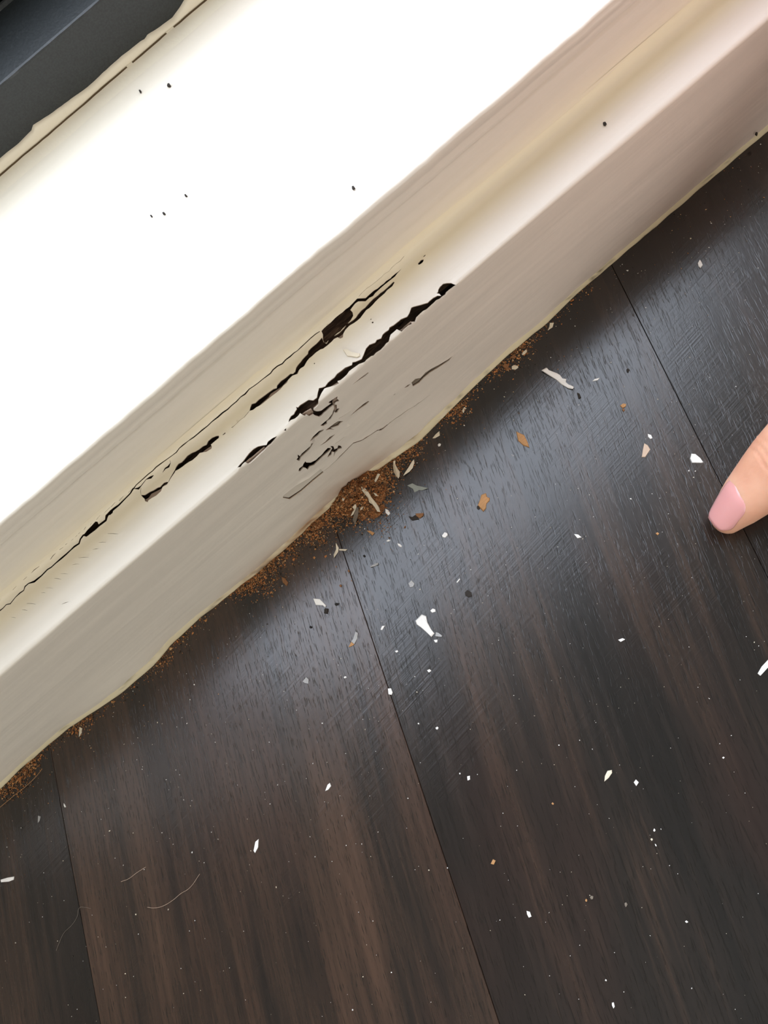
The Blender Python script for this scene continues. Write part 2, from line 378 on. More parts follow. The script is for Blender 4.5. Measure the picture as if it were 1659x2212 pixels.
# joint crack along the back of the ledge
crack([('A', [(225,775),(140,838),(80,895)]), ('B', [(690,-5),(470,180),(350,270),(230,385),(100,490)]), ('C', [(960,225),(860,310),(790,370),(690,445),(590,540),(520,590),(440,650),(360,720),(300,775),(250,820),(225,855)])], [1.5, 2.4, 2.2, 2.6, 2.2, 2.2])
crack([('D', [(1512,178),(1470,240),(1400,310),(1340,370),(1280,415),(1240,452),(1205,490),(1190,540),(1110,600),(1060,645),(1000,690),(945,705),(910,750),(890,800),(800,870),(700,960),(630,1020),(540,1090),(470,1160),(390,1225),(330,1245),(290,1280),(270,1325),(180,1400),(120,1475),(80,1480),(0,1555),(-200,1740),(-420,1900)])], [3, 4.5, 4, 3.6, 3.6, 2.6, 2.2, 2, 1.6])
hole('D', [(1255,420),(1225,450),(1222,478),(1240,482),(1270,455),(1275,430)])
hole('D', [(1105,555),(1085,552),(1040,600),(990,650),(955,695),(950,715),(975,724),(1005,702),(1040,655),(1095,625),(1112,585)])
for seg in ([(0,1450),(35,1418)], [(170,1310),(212,1268)], [(290,1195),(330,1160)], [(380,1115),(468,1042)], [(585,972),(615,930),(645,902)], [(690,860),(730,835)], [(755,805),(775,790)], [(820,760),(842,742)], [(865,720),(885,700)], [(900,685),(920,665)], [(960,640),(985,605)], [(1030,590),(1045,568)], [(1095,535),(1140,478)], [(1190,450),(1250,392)], [(1262,388),(1308,335)], [(1350,320),(1400,265)], [(1450,230),(1500,185)]):
    crack([('D', seg)], [.6, 1.3, .6])
crack([('C', [(225,856),(265,854),(290,830),(340,768),(380,750),(408,730)])], [1, 4, 2, 1.6, 4.5, 1])
crack([('C', [(488,704),(515,665),(545,648),(566,612),(562,588)])], [.6, 3.4, 3.4, 1, .5])
crack([('C', [(286,915),(280,880),(288,848)])], [.8, .8, .8])
crack([('C', [(546,792),(566,755),(590,712)])], [1.2, 2.2, 2.4])
crack([('B', [(347,472),(300,530),(190,622)])], [.6, .7, .6])
crack([('C', [(1300,130),(1255,185)])], [.7, .7])
crack([('A', [(590,448),(700,350),(800,270),(900,180),(1015,75)])], [.7, .6, .5])
crack([('B', [(1640,596),(1600,628),(1560,645),(1540,650),(1480,690),(1400,740),(1320,770),(1290,800),(1240,850),(1190,895),(1130,950),(1080,1000),(1000,1065)])], [3.4, 5, 3.4, 5.2, 4, 5, 3.8, 2.4, 1])
crack([('E', [(605,385),(632,380),(700,320),(800,250),(880,195),(970,135),(1085,55)])], [4.4, 3.6, 3, 2.2, 2.2, 1])
crack([('E', [(580,425),(612,395)])], [.7, .7]); crack([('E', [(335,820-480),(290,370)])], [.6, .8])
crack([('B', [(1150,775),(1200,742),(1238,712)])], [.8, 2, .8]); crack([('B', [(1185,540),(1290,470)])], [.8, 1.2, .6])
for a_ in ((1210,688,1330,696),(1110,790,1190,786),(1045,870,1110,856),(885,962,1000,956),(810,1040,890,1030),(680,1138,765,1142),(615,1190,690,1202),(520,1298,600,1302),(465,1352,515,1354),(305,1470,405,1480),(250,1540,310,1550),(130,1625,180,1632),(700,1480,775,1452)):
    crack([('D', [(a_[0], a_[1]), ((a_[0]+a_[2])/2, (a_[1]+a_[3])/2-3), (a_[2], a_[3])])], [.3, .8, .3])
# slivers where bare wood shows (thin recess)
SLIV = []
def sliver(k, pts, m=None, depth=.0006):
    P = hole(k, pts, False); SLIV.append((P, m or M_BARE, depth, 'bare_patch'))
sliver('B', [(1228,563),(1180,565),(1140,590),(1080,635),(1060,650),(1100,642),(1145,645),(1110,632),(1182,607),(1202,582)])
sliver('B', [(1010,797),(1060,760),(1100,715),(1150,686),(1112,732),(1060,772)])
sliver('B', [(1290,512),(1350,460),(1420,400),(1460,375),(1476,378),(1440,410),(1370,460)])
sliver('B', [(1460,100),(1400,145),(1310,218),(1350,190),(1430,140),(1464,108)])
sliver('A', [(1470,998),(1420,1035),(1340,1085),(1270,1120),(1220,1155),(1170,1205),(1120,1215),(1085,1250),(1090,1260),(1100,1285),(1160,1250),(1200,1205),(1260,1155),(1340,1110),(1390,1075),(1440,1040)])
sliver('A', [(1082,1261),(1050,1274),(1018,1302),(1052,1290)]); sliver('A', [(937,1348),(918,1360),(913,1367),(930,1359)])
sliver('B', [(1010,1012),(900,1097),(780,1172),(660,1262),(655,1285),(720,1295),(830,1222),(950,1118),(1040,1045)], M_OLD, .00035)
LIPS = [('B', [(395,450),(440,402),(520,332),(535,302),(600,260),(640,237),(690,182),(740,142),(758,122),(720,205),(690,232),(650,275),(600,305),(560,335),(500,385),(450,425)]),
        ('C', [(835,528),(870,490),(905,465),(945,440),(965,470),(900,515)]), ('C', [(685,645),(740,597),(800,552),(830,545),(770,600),(700,638)]),
        ('C', [(312,952),(345,935),(370,897),(420,872),(465,848),(490,815),(540,788),(552,800),(495,850),(478,888),(430,928),(390,950),(355,976),(345,992),(318,978)]),
        ('C', [(1262,596),(1300,562),(1345,547),(1390,502),(1430,467),(1447,462),(1420,515),(1370,560),(1320,612),(1280,615)]),
        ('A', [(285,905),(340,858),(395,815),(440,780),(455,800),(450,830),(410,850),(340,880),(290,915)]),
        ('A', [(0,1150),(40,1110),(75,1090),(85,1105),(45,1130),(0,1180)]),
        ('A', [(300,1290),(360,1255),(395,1235),(405,1255),(350,1285)]), ('A', [(960,755),(1000,730),(1060,680),(1090,672),(1050,715),(1000,750)]),
        ('B', [(1145,408),(1172,350),(1200,375),(1165,410),(1195,438),(1170,490),(1140,480),(1150,450)]),
        ('B', [(822,505),(870,480),(945,470),(960,500),(910,535),(860,535)])]

# triangulate the unrolled film
XA, XB = -.62, .62
def grid_pts():
    out = []
    xs = np.concatenate([np.arange(XA, -.27, .012), np.arange(-.27, .19, .0026), np.arange(.19, XB-.004, .008), [XB]])
    ss = np.concatenate([np.arange(0, S1-.001, .0028), [S1], np.linspace(S1, S2, 6)[1:], np.arange(S2+.0012, S3-.0005, .0016), np.linspace(S3, S4, 8), [SEND]])
    for i, x in enumerate(xs):
        for s in ss: out.append((x, s))
    return np.array(out), xs, ss
G, GX, GS = grid_pts()
pts = [tuple(p) for p in G]; edges = []
for P in HOLES:
    P = [(min(max(x, XA), XB), min(max(s, 0.0004), SEND-.0003)) for x, s in P]
    n0 = len(pts); pts += P; edges += [(n0+i, n0+(i+1) % len(P)) for i in range(len(P))]
cv, ce, cf, *_ = delaunay_2d_cdt([Vector((x*1000, s*1000)) for x, s in pts], edges, [], 0, 1e-4)
V = np.array([(p[0], p[1]) for p in cv])/1000; Fc = np.array([tuple(q) for q in cf])
cen = V[Fc].mean(1); inside = np.zeros(len(cen), bool)
for P in HOLES:
    P = np.array([(min(max(x, XA), XB), min(max(s, 0.0004), SEND-.0003)) for x, s in P])
    lo = P.min(0); hi = P.max(0); idx = np.where((cen >= lo).all(1) & (cen <= hi).all(1))[0]
    if not len(idx): continue
    c = cen[idx]; ins = np.zeros(len(idx), bool)
    for i in range(len(P)):
        (x1, y1), (x2, y2) = P[i], P[(i+1) % len(P)]
        if y1 == y2: continue
        cr = ((y1 > c[:, 1]) != (y2 > c[:, 1])) & (c[:, 0] < (x2-x1)*(c[:, 1]-y1)/(y2-y1)+x1); ins ^= cr
    inside[idx[ins]] = True
Fk = Fc[~inside]
ar = (V[Fk[:, 1], 0]-V[Fk[:, 0], 0])*(V[Fk[:, 2], 1]-V[Fk[:, 0], 1])-(V[Fk[:, 2], 0]-V[Fk[:, 0], 0])*(V[Fk[:, 1], 1]-V[Fk[:, 0], 1])
Fk = Fk[np.abs(ar) > 1e-12]; ar = ar[np.abs(ar) > 1e-12]
Fk[ar < 0] = Fk[ar < 0][:, ::-1]
# border edges of the holes
cnt = {}
for a, b, c in Fk:
    for e in ((a, b), (b, c), (c, a)):
        k = (min(e), max(e)); cnt.setdefault(k, []).append(e)
bord = [e[0] for k, e in cnt.items() if len(e) == 1]
bord = [(a, b) for a, b in bord if not ((V[a][1] <= 1e-6 and V[b][1] <= 1e-6) or (V[a][1] >= SEND-1e-6 and V[b][1] >= SEND-1e-6) or (abs(V[a][0]-V[b][0]) < 1e-7 and (V[a][0] < XA+1e-4 or V[a][0] > XB-1e-4)))]
bv = sorted({i for e in bord for i in e}); bp = V[bv]
dist = np.full(len(V), 1.0)
near = np.where((V[:, 0] > -.30) & (V[:, 0] < .2))[0]
for i0 in range(0, len(near), 2000):
    ii = near[i0:i0+2000]; dist[ii] = np.sqrt(((V[ii][:, None, :]-bp[None])**2).sum(2)).min(1)
ypr, zpr, nyp, nzp = prof(V[:, 1])
lift = np.array([.00018*math.exp(-d/.0011)*(1+1.2*n2(x*260, s*260, 3)) for (x, s), d in zip(V, dist)])
und = np.array([.00035*n2(x*16, s*40, 1)+.00016*n2(x*60, s*150, 2) for x, s in V])
und *= np.clip((SEND-V[:, 1])/.003, 0, 1)
lowb = np.array([foot(x)*max(0, 1-s/.024)**1.6 for x, s in V])          # wavy foot of the board
off = und+lift+lowb
P3 = np.c_[V[:, 0], ypr+nyp*off, zpr+nzp*off]
TH = .0005
nV = len(V); rim = {}
verts = [tuple(p) for p in P3]; faces = [tuple(q) for q in Fk]; midx = [0]*len(faces)
for i in bv:
    o1 = off[i]-.00003; rim[i] = len(verts); verts.append((V[i][0], ypr[i]+nyp[i]*off[i], zpr[i]+nzp[i]*off[i]))
    verts.append((V[i][0], ypr[i]+nyp[i]*(off[i]-TH*.35), zpr[i]+nzp[i]*(off[i]-TH*.35)))
    verts.append((V[i][0], ypr[i]+nyp[i]*(off[i]-TH), zpr[i]+nzp[i]*(off[i]-TH)))
for a, b in bord:
    ra, rb = rim[a], rim[b]
    faces.append((rb, ra, ra+1, rb+1)); midx.append(0)
    faces.append((rb+1, ra+1, ra+2, rb+2)); midx.append(1)
film = mesh('paint_film', verts, faces, [M_PAINT, M_PRIMER], baseboard, True, midx)
def lerp(a, b, t): return a+(b-a)*np.clip(t, 0, 1)[:, None]
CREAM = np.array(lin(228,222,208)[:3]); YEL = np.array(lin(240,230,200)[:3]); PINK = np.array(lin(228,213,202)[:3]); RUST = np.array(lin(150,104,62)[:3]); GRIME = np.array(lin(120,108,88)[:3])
def board_colour(x, s):
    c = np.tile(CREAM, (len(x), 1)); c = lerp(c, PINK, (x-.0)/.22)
    yl = np.exp(-((s-S3+.001)/.0055)**2)*(.55+.45*np.array([n1(a*9, 2) for a in x])+.25)
    yl = np.maximum(yl, np.clip((s-S3)/.003, 0, 1)*.9)
    c = lerp(c, YEL, yl*.8)
    nn = np.array([n2(a*120, b*220, 6) for a, b in zip(x, s)])
    d = np.exp(-((x+.002)/.022)**2)*np.exp(-s/.009)*(1.1+.6*nn)+np.exp(-((x+.05)/.022)**2)*np.exp(-s/.005)*.6
    c = lerp(c, RUST, d)
    g = np.exp(-s/.006)*(.35+.4*nn)*.6
    return lerp(c, GRIME, g)
allv = np.array([v_[0] for v_ in verts]); alls = np.r_[V[:, 1], np.repeat(V[bv][:, 1], 3)]
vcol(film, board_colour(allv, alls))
# plates behind the slivers and undercoat lips
def plate(name, P, depth, thick, m):
    P = np.array(P); y, z, ny, nz = prof(np.clip(P[:, 1], 0, SEND)); n = len(P)
    v = [(P[i][0], y[i]-ny[i]*depth, z[i]-nz[i]*depth) for i in range(n)] + [(P[i][0], y[i]-ny[i]*(depth+thick), z[i]-nz[i]*(depth+thick)) for i in range(n)]
    a2 = sum(P[i][0]*P[(i+1) % n][1]-P[(i+1) % n][0]*P[i][1] for i in range(n))
    o = list(range(n)) if a2 > 0 else list(range(n))[::-1]
    f = [tuple(o), tuple(n+i for i in o[::-1])] + [(o[i], n+o[i], n+o[(i+1) % n], o[(i+1) % n]) for i in range(n)]
    return mesh(name, v, f, m, baseboard)
for P, m, d, nm in SLIV: tag(plate(nm, P, d, .0005, m), 'recessed patch where the paint has flaked off')
for k, pts_ in LIPS: tag(plate('undercoat_flake', [unroll(p) for p in px(k, pts_)], .00075, .0006, M_PRIMER), 'pinkish grey undercoat showing at a broken paint edge')
# eaten wood behind the film
def core():
    xs = np.arange(-.62, .6201, .0022); D = .0034
    pf = [(Y_FACE+D, z) for z in np.linspace(0.0, Z_LEDGE-D, 34)] + [(y, Z_LEDGE-D) for y in np.linspace(Y_FACE+D, Y_RISER+.002, 13)[1:]]
    v = []
    for x in xs:
        for j, (y, z) in enumerate(pf):
            s = z if j < 34 else Z_LEDGE+(y-Y_FACE)
            g = .5+.9*n2(x*45, s*300, 9)+.6*n2(x*160, s*520, 11)
            d = max(-.0014, min(.0026, .0022*g-.0006))
            a = .7 if j == 33 else (0 if j > 33 else 1); b = .7 if j == 33 else (1 if j > 33 else 0)
            v.append((x, y+a*d, z-b*d))
    n = len(pf); f = [(i*n+j, (i+1)*n+j, (i+1)*n+j+1, i*n+j+1) for i in range(len(xs)-1) for j in range(n-1)]
    return mesh('wood_core', v, f, M_CORE, baseboard, True)
tag(core(), 'dark eaten wood seen through the splits')
# far ends of the baseboard (out of the picture)
for a, b in ((RX0, XA), (XB, RX1)):
    ss = np.r_[np.linspace(0, S1, 5), np.linspace(S1, S2, 5)[1:], np.linspace(S2, S3, 4)[1:], np.linspace(S3, S4, 6)[1:]]
    y, z, _, _ = prof(ss); vv_, ff_ = sweep([a, b], lambda x: list(zip(y, z)))
    o = mesh('board_length', vv_, [q[::-1] for q in ff_], M_PAINT, baseboard, True); vcol(o, np.tile(CREAM, (len(vv_), 1)))
# caulk bead along the foot
xs = np.arange(BXs[0], BXs[-1], .0022)
def bead_prof(x):
    y1 = min(bead_y(x), Y_FACE-.0007)+.0003*n1(x*130, 5); h = .0026+.0008*n1(x*35, 6)+.0006*n1(x*160, 8); yb = Y_FACE-foot(x)*.85+.0003
    return [(y1+.0001, -.0002), (y1, .0006), (y1+(yb-y1)*.18, h*.42), (y1+(yb-y1)*.45, h*.72), (y1+(yb-y1)*.75, h*.93), (yb, h+.0004), (yb+.0008, h)]
vv_, ff_ = sweep(xs, bead_prof); bead = mesh('caulk_bead', vv_, [q[::-1] for q in ff_], M_CAULK, baseboard, True)
c = np.tile(np.array(lin(214,204,170)[:3]), (len(vv_), 1)); vx = np.array(vv_)
nn = np.array([n2(a*90, b*400, 4)+.6*n2(a*400, b*900, 5) for a, _, b in vv_])
c = lerp(c, RUST, np.exp(-((vx[:, 0]+.022)/.045)**2)*(.5+1.0*nn)); c = lerp(c, np.array(lin(70,58,40)[:3]), (nn-.28)*1.6)
vcol(bead, c); tag(bead, 'thin cream caulk bead with dirty edge at the floor')

# ------------------------------------------------------------------ window sill board
sill = root('trim_1', (0, 0, 0), 'bright white painted window sill board above the cracked ledge', kind='structure')
def sill_prof(x):
    r = .0012; e = .0005*n1(x*55, 21)+.0003*n1(x*210, 22)
    out = []
    for z in np.linspace(Z_LEDGE+.0006, Z_SILL-r, 30):
        u = (z-Z_LEDGE)/(Z_SILL-Z_LEDGE)
        g = .0009*math.exp(-((u-.80-.05*n1(x*7, 31))/.035)**2)+.0008*math.exp(-((u-.90-.03*n1(x*9, 32))/.022)**2)-.0007*math.exp(-((u-.68-.06*n1(x*6, 33))/.04)**2)
        g += .00034*n2(x*16, z*460, 12)+.0003*n2(x*9, z*120, 14)
        dent = .0007*math.exp(-((x-.192)**2/.0022**2+(z-.0905)**2/.003**2))
        out.append((Y_RISER-g+dent-e*u*u, z))
    for a in np.linspace(0, math.pi/2, 6)[1:]: out.append((Y_RISER+r-r*math.cos(a)-e, Z_SILL-r+r*math.sin(a)))
    for y in np.linspace(Y_RISER+.004, Y_RAIL+.004, 26): out.append((y, Z_SILL+.00012*n2(x*30, y*30, 15)))
    out += [(Y_RAIL+.004, Z_LEDGE), ]
    return out
xs = np.concatenate([np.arange(WX0, -.29, .02), np.arange(-.29, .36, .002), np.arange(.36, WX1, .02), [WX1]])
vv_, ff_ = sweep(xs, sill_prof); o = mesh('sill_board', vv_, [q[::-1] for q in ff_], M_PAINT, sill, True)
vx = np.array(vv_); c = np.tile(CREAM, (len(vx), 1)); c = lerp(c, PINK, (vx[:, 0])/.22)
c = lerp(c, YEL, np.exp(-np.maximum(0, vx[:, 2]-Z_LEDGE)/.006)*.8); c = lerp(c, YEL, np.exp(-np.maximum(0, Y_RAIL-vx[:, 1])/.012)*.75)
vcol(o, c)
# apron either side of the opening, so that the step runs along the whole wall
for a, b in ((RX0, WX0), (WX1, RX1)):
    v = []; f = []; box(v, f, a, b, Y_RISER, Y_RISER+.004, Z_LEDGE, Z_SILL); o = mesh('apron_length', v, f, M_PAINT, sill); vcol(o, np.tile(CREAM, (8, 1)))

# ------------------------------------------------------------------ window
window = root('window_1', ((WX0+WX1)/2, Y_RAIL, Z_SILL), 'low charcoal framed window behind the white sill', kind='structure')
def wbox(name, m, *b, bev=.0012):
    v = []; f = []; box(v, f, *b); v = [(a-(WX0+WX1)/2, y-Y_RAIL, z-Z_SILL) for a, y, z in v]
    o = mesh(name, v, f, m, window)
    if bev:
        bm = bmesh.new(); bm.from_mesh(o.data); bmesh.ops.bevel(bm, geom=bm.edges[:], offset=bev, segments=2, affect='EDGES'); bm.to_mesh(o.data); bm.free()
        o.data.polygons.foreach_set('use_smooth', np.ones(len(o.data.polygons), bool))
    return o
# bottom rail with a slightly worn top edge and a top that slopes gently up to the sash
xs = np.concatenate([np.arange(WX0, -.3, .03), np.arange(-.3, .15, .0015), np.arange(.15, WX1, .03), [WX1]])
def rail_prof(x):
    e = .00025*n1(x*240, 41)+.0004*max(0, n1(x*70, 42)-.25)*2
    return [(Y_RAIL, Z_SILL-.002), (Y_RAIL, Z_SILL+.01), (Y_RAIL+.0001, Z_RAIL-.0008-e), (Y_RAIL+.0003+e*.5, Z_RAIL-.0002-e), (Y_RAIL+.001+e, Z_RAIL-e*.3), (Y_RAIL+.012, Z_RAIL+.0004), (Y_RAIL+.0235, Z_RAIL+.0008), (Y_RAIL+.0245, Z_RAIL+.0016), (Y_RAIL+.0245, Z_RAIL+.012), (Y_BACK+.01, Z_RAIL+.012), (Y_BACK+.01, Z_SILL-.002)]
vv_, ff_ = sweep(xs, rail_prof); vv_ = [(a-(WX0+WX1)/2, y-Y_RAIL, z-Z_SILL) for a, y, z in vv_]
mesh('bottom_rail', vv_, [q[::-1] for q in ff_], M_RAIL, window, False)
SY0, SY1 = Y_RAIL+.0245, Y_RAIL+.0365; SZ = Z_RAIL+.012
wbox('sash_rail', M_RAIL, WX0, WX1, SY0, SY1+.004, SZ-.011, SZ+.02)
wbox('stile', M_RAIL, WX0, WX0+.035, SY0, SY1+.004, SZ+.02, WZ1); wbox('stile', M_RAIL, WX1-.035, WX1, SY0, SY1+.004, SZ+.02, WZ1)
wbox('top_rail', M_RAIL, WX0+.035, WX1-.035, SY0, SY1+.004, WZ1-.04, WZ1)
wbox('glass_pane', M_GLASS, WX0+.03, WX1-.03, SY0+.006, SY0+.010, SZ+.016, WZ1-.035, bev=0)
# caulk along the rail, split by a dirty crack
RB = [(0,342),(40,310),(68,282),(71,271),(110,246),(165,205),(190,188),(230,150),(262,122),(305,88),(313,84),(318,76),(350,55),(372,38),(390,14),(398,0),(460,-55),(-60,392)]
rq = np.array([on_y(*p, Y_RAIL) for p in RB]); ro = np.argsort(rq[:, 0]); RXs, RZs = rq[ro, 0], rq[ro, 2]
xs = np.arange(WX0, .34, .0008)
def rcaulk(x):
    top = float(np.interp(x, RXs, RZs))+.00012*n1(x*500, 51); top = min(max(top, Z_SILL+.0012), Z_SILL+.006)
    gap = max(0.0, .5*n1(x*30, 53)+.35*n1(x*170, 54)+.15)*.8
    y0 = Y_RAIL-.0007; zc = Z_SILL+.0009+.00022*n1(x*60, 57)+.00012*n1(x*300, 58)
    gd = .0007*gap
    return [(Y_RAIL+.0004, top+.0001), (Y_RAIL-.00035, top), (y0-.0004, top-.0006), (y0-.0008, zc+.0006), (y0-.0009, zc+.00008*(1+2*gap)), (y0-.0003+gd, zc), (y0-.0014, zc-.00012*(1+3*gap)), (y0-.0024, zc-.0002), (y0-.0045, Z_SILL+.00035), (y0-.0075, Z_SILL-.0001)]
vv_, ff_ = sweep(xs, rcaulk); mi = []
for i in range(len(xs)-1):
    g = .5*n1(xs[i]*30, 53)+.35*n1(xs[i]*170, 54)+.15
    mi += [1 if (j == 5 and g > .02) else 0 for j in range(9)]
vv_ = [(a-(WX0+WX1)/2, y-Y_RAIL, z-Z_SILL) for a, y, z in vv_]
o = mesh('caulk_line', vv_, [q[::-1] for q in ff_], [M_CAULK, M_DIRT], window, True, mi)
vcol(o, np.tile(np.array(lin(226,218,196)[:3]), (len(vv_), 1))); tag(o, 'cream caulk with a brown hairline crack')

# ------------------------------------------------------------------ frass along the foot of the board
HUMPS = [(-.002, .0135, 1.0), (-.028, .011, .42), (-.056, .011, .36), (.024, .008, .26), (.050, .008, .16), (.084, .010, .15), (-.190, .010, .26), (-.156, .005, .14), (-.105, .012, .07)]
def amount(x): return sum(a*math.exp(-((x-m)/w)**2) for m, w, a in HUMPS)
fr_v = []; fr_f = []
gx = np.arange(-.06, .05, .0009); gd = np.linspace(0, 1, 14)
def frass_h(x, d):
    a = amount(x); w = .0035+.0085*a
    a = max(0, a-.34)*1.5; return .0060*min(a, 1.1)*math.exp(-(d/w)**2)*(1+.45*n2(x*260, d*260, 61)+.35*n2(x*700, d*700, 62))-.0006
for x in gx:
    for u in gd:
        d = u*.014*(.3+amount(x)); y = Y_FACE-.0005-d
        fr_v.append((x, y, max(-.0006, frass_h(x, d))))
n = len(gd); fr_f = [(i*n+j, i*n+j+1, (i+1)*n+j+1, (i+1)*n+j) for i in range(len(gx)-1) for j in range(n-1)]
PAL = [np.array(lin(*c)[:3]) for c in ((172,112,64), (140,94,54), (194,138,84), (98,70,44), (44,34,25), (208,172,128), (166,128,86))]
fcol = []
for p in fr_v:
    k = .5+.5*n2(p[0]*500, p[1]*500, 63)+.5*n2(p[0]*1300, p[1]*1300, 64); k = min(.999, max(0, k))
    fcol.append(PAL[4]*(1-k)+PAL[0]*k)
OCT = np.array([(1,0,0),(-1,0,0),(0,1,0),(0,-1,0),(0,0,1),(0,0,-1)], float)
OF = [(0,2,4),(2,1,4),(1,3,4),(3,0,4),(2,0,5),(1,2,5),(3,1,5),(0,3,5)]
def grain(vl, fl, cl, pos, size, col):
    b = len(vl); a = rng.uniform(0, 6.28); ca_, sa_ = math.cos(a), math.sin(a)
    sc = size*rng.uniform(.5, 1.3, 3)*np.array([1, 1, .7]); q = OCT*sc+rng.normal(0, size*.18, (6, 3))
    q = np.c_[q[:, 0]*ca_-q[:, 1]*sa_, q[:, 0]*sa_+q[:, 1]*ca_, q[:, 2]]+np.array(pos)
    q[:, 2] = np.maximum(q[:, 2], 0.00001)
    vl += [tuple(t_) for t_ in q]; fl += [tuple(b+i for i in t_) for t_ in OF]; cl += [col*rng.uniform(.75, 1.2)]*6
gv = list(fr_v); gf = list(fr_f); gc = list(fcol); made = 0
while made < 12000:
    x = rng.uniform(-.24, .13); a = amount(x)
    if rng.random() > a*(.35+1.3*max(0, .5+n1(x*170, 77)))+.010: continue
    d = abs(rng.normal(0, .0026+.0068*a)); y = Y_FACE-.0012-d
    if x < -.08 or x > .05: y = bead_y(x)-.0003-abs(rng.normal(0, .0018+.007*a))
    h = max(0, frass_h(x, d)) if -.06 < x < .05 else 0
    grain(gv, gf, gc, (x, y, h+.00015), rng.choice([.00016, .00026, .00042, .0006], p=[.46, .36, .14, .04]), PAL[rng.choice(7, p=[.25, .18, .12, .15, .14, .06, .10])]); made += 1
fr = mesh('frass_pile', gv, gf, M_GRAIN); vcol(fr, np.array(gc)); tag(fr, 'heap of rusty brown termite frass along the foot of the split baseboard', 'frass', kind='stuff')
# dust in the dark strip and fine specks over the floor
gv = []; gf = []; gc = []
for _ in range(3200):
    x = rng.uniform(-.3, .3); a = amount(x); lim = bead_y(x)-.0006
    y = lim-abs(rng.normal(0, .012)); p = .16+.8*a
    if rng.random() > p: continue
    grain(gv, gf, gc, (x, y, .00012), rng.choice([.00012, .0002, .00032], p=[.55, .35, .1]), PAL[rng.choice(7, p=[.1, .15, .05, .25, .25, .1, .1])])
WHT = [np.array(lin(*c)[:3]) for c in ((244,242,236), (226,216,190), (150,140,124), (60,50,42))]
for _ in range(3600):
    x, y = rng.uniform(-.3, .33), rng.uniform(-.16, .12)
    if y > bead_y(x)-.001: continue
    if rng.random() > (.45+.55*math.exp(-((bead_y(x)-y)/.09))): continue
    grain(gv, gf, gc, (x, y, .00010), rng.choice([.00013, .0002, .0003], p=[.66, .25, .09]), WHT[rng.choice(4, p=[.5, .22, .15, .13])])
du = mesh('floor_dust', gv, gf, M_GRAIN); vcol(du, np.array(gc)); tag(du, 'fine pale and brown dust specks strewn over the dark floor', 'dust', kind='stuff')

# ------------------------------------------------------------------ chips and crumbs, one object each
def floor_z(x, y):
    if -.06 < x < .05: 
        return max(0, frass_h(x, Y_FACE-.0005-y))
    return 0.0
def chip(name, k, pts, m, label, cat='paint chip', thick=.00035, curl=.0, z=None, group=None, lift=0.0):
    z0 = 0.0 if z is None else z
    W_ = np.array([on_z(*p, z0) for p in px(k, pts)]); c = W_.mean(0); L = W_-c
    n = len(L)
    a2 = sum(L[i][0]*L[(i+1) % n][1]-L[(i+1) % n][0]*L[i][1] for i in range(n))
    if a2 < 0: L = L[::-1]
    u, s_, vt = np.linalg.svd(L[:, :2]); ax = vt[0]
    tt = L[:, :2] @ ax; tm = max(1e-6, np.abs(tt).max())
    base = (floor_z(c[0], c[1])*.85 if z is None else 0.0)+lift
    hz = curl*(tt/tm)**2
    tap = 1-.12*np.clip(thick/.0006, 0, 1)
    v = [(p[0], p[1], 0.00003+h) for p, h in zip(L, hz)]+[(p[0]*tap, p[1]*tap, thick+h) for p, h in zip(L, hz)]
    # ridge vertex keeps the top from being a dead flat plate
    v.append((0, 0, 0.00003)); v.append((0, 0, thick*1.25))
    f = [(i, (i+1) % n, n+(i+1) % n, n+i) for i in range(n)]
    convex = n <= 6
    if convex: f += [(n+i, n+(i+1) % n, 2*n+1) for i in range(n)]+[((i+1) % n, i, 2*n) for i in range(n)]
    else:
        f += [tuple(range(n, 2*n)), tuple(range(n))[::-1]]; v = v[:2*n]
    o = mesh(name, v, f, CHIP[m]); o.location = (c[0], c[1], z0+base)
    tag(o, label, cat, group); return o
PC, WC, CR = 'paint_chip', 'wood_chip', 'crumb'
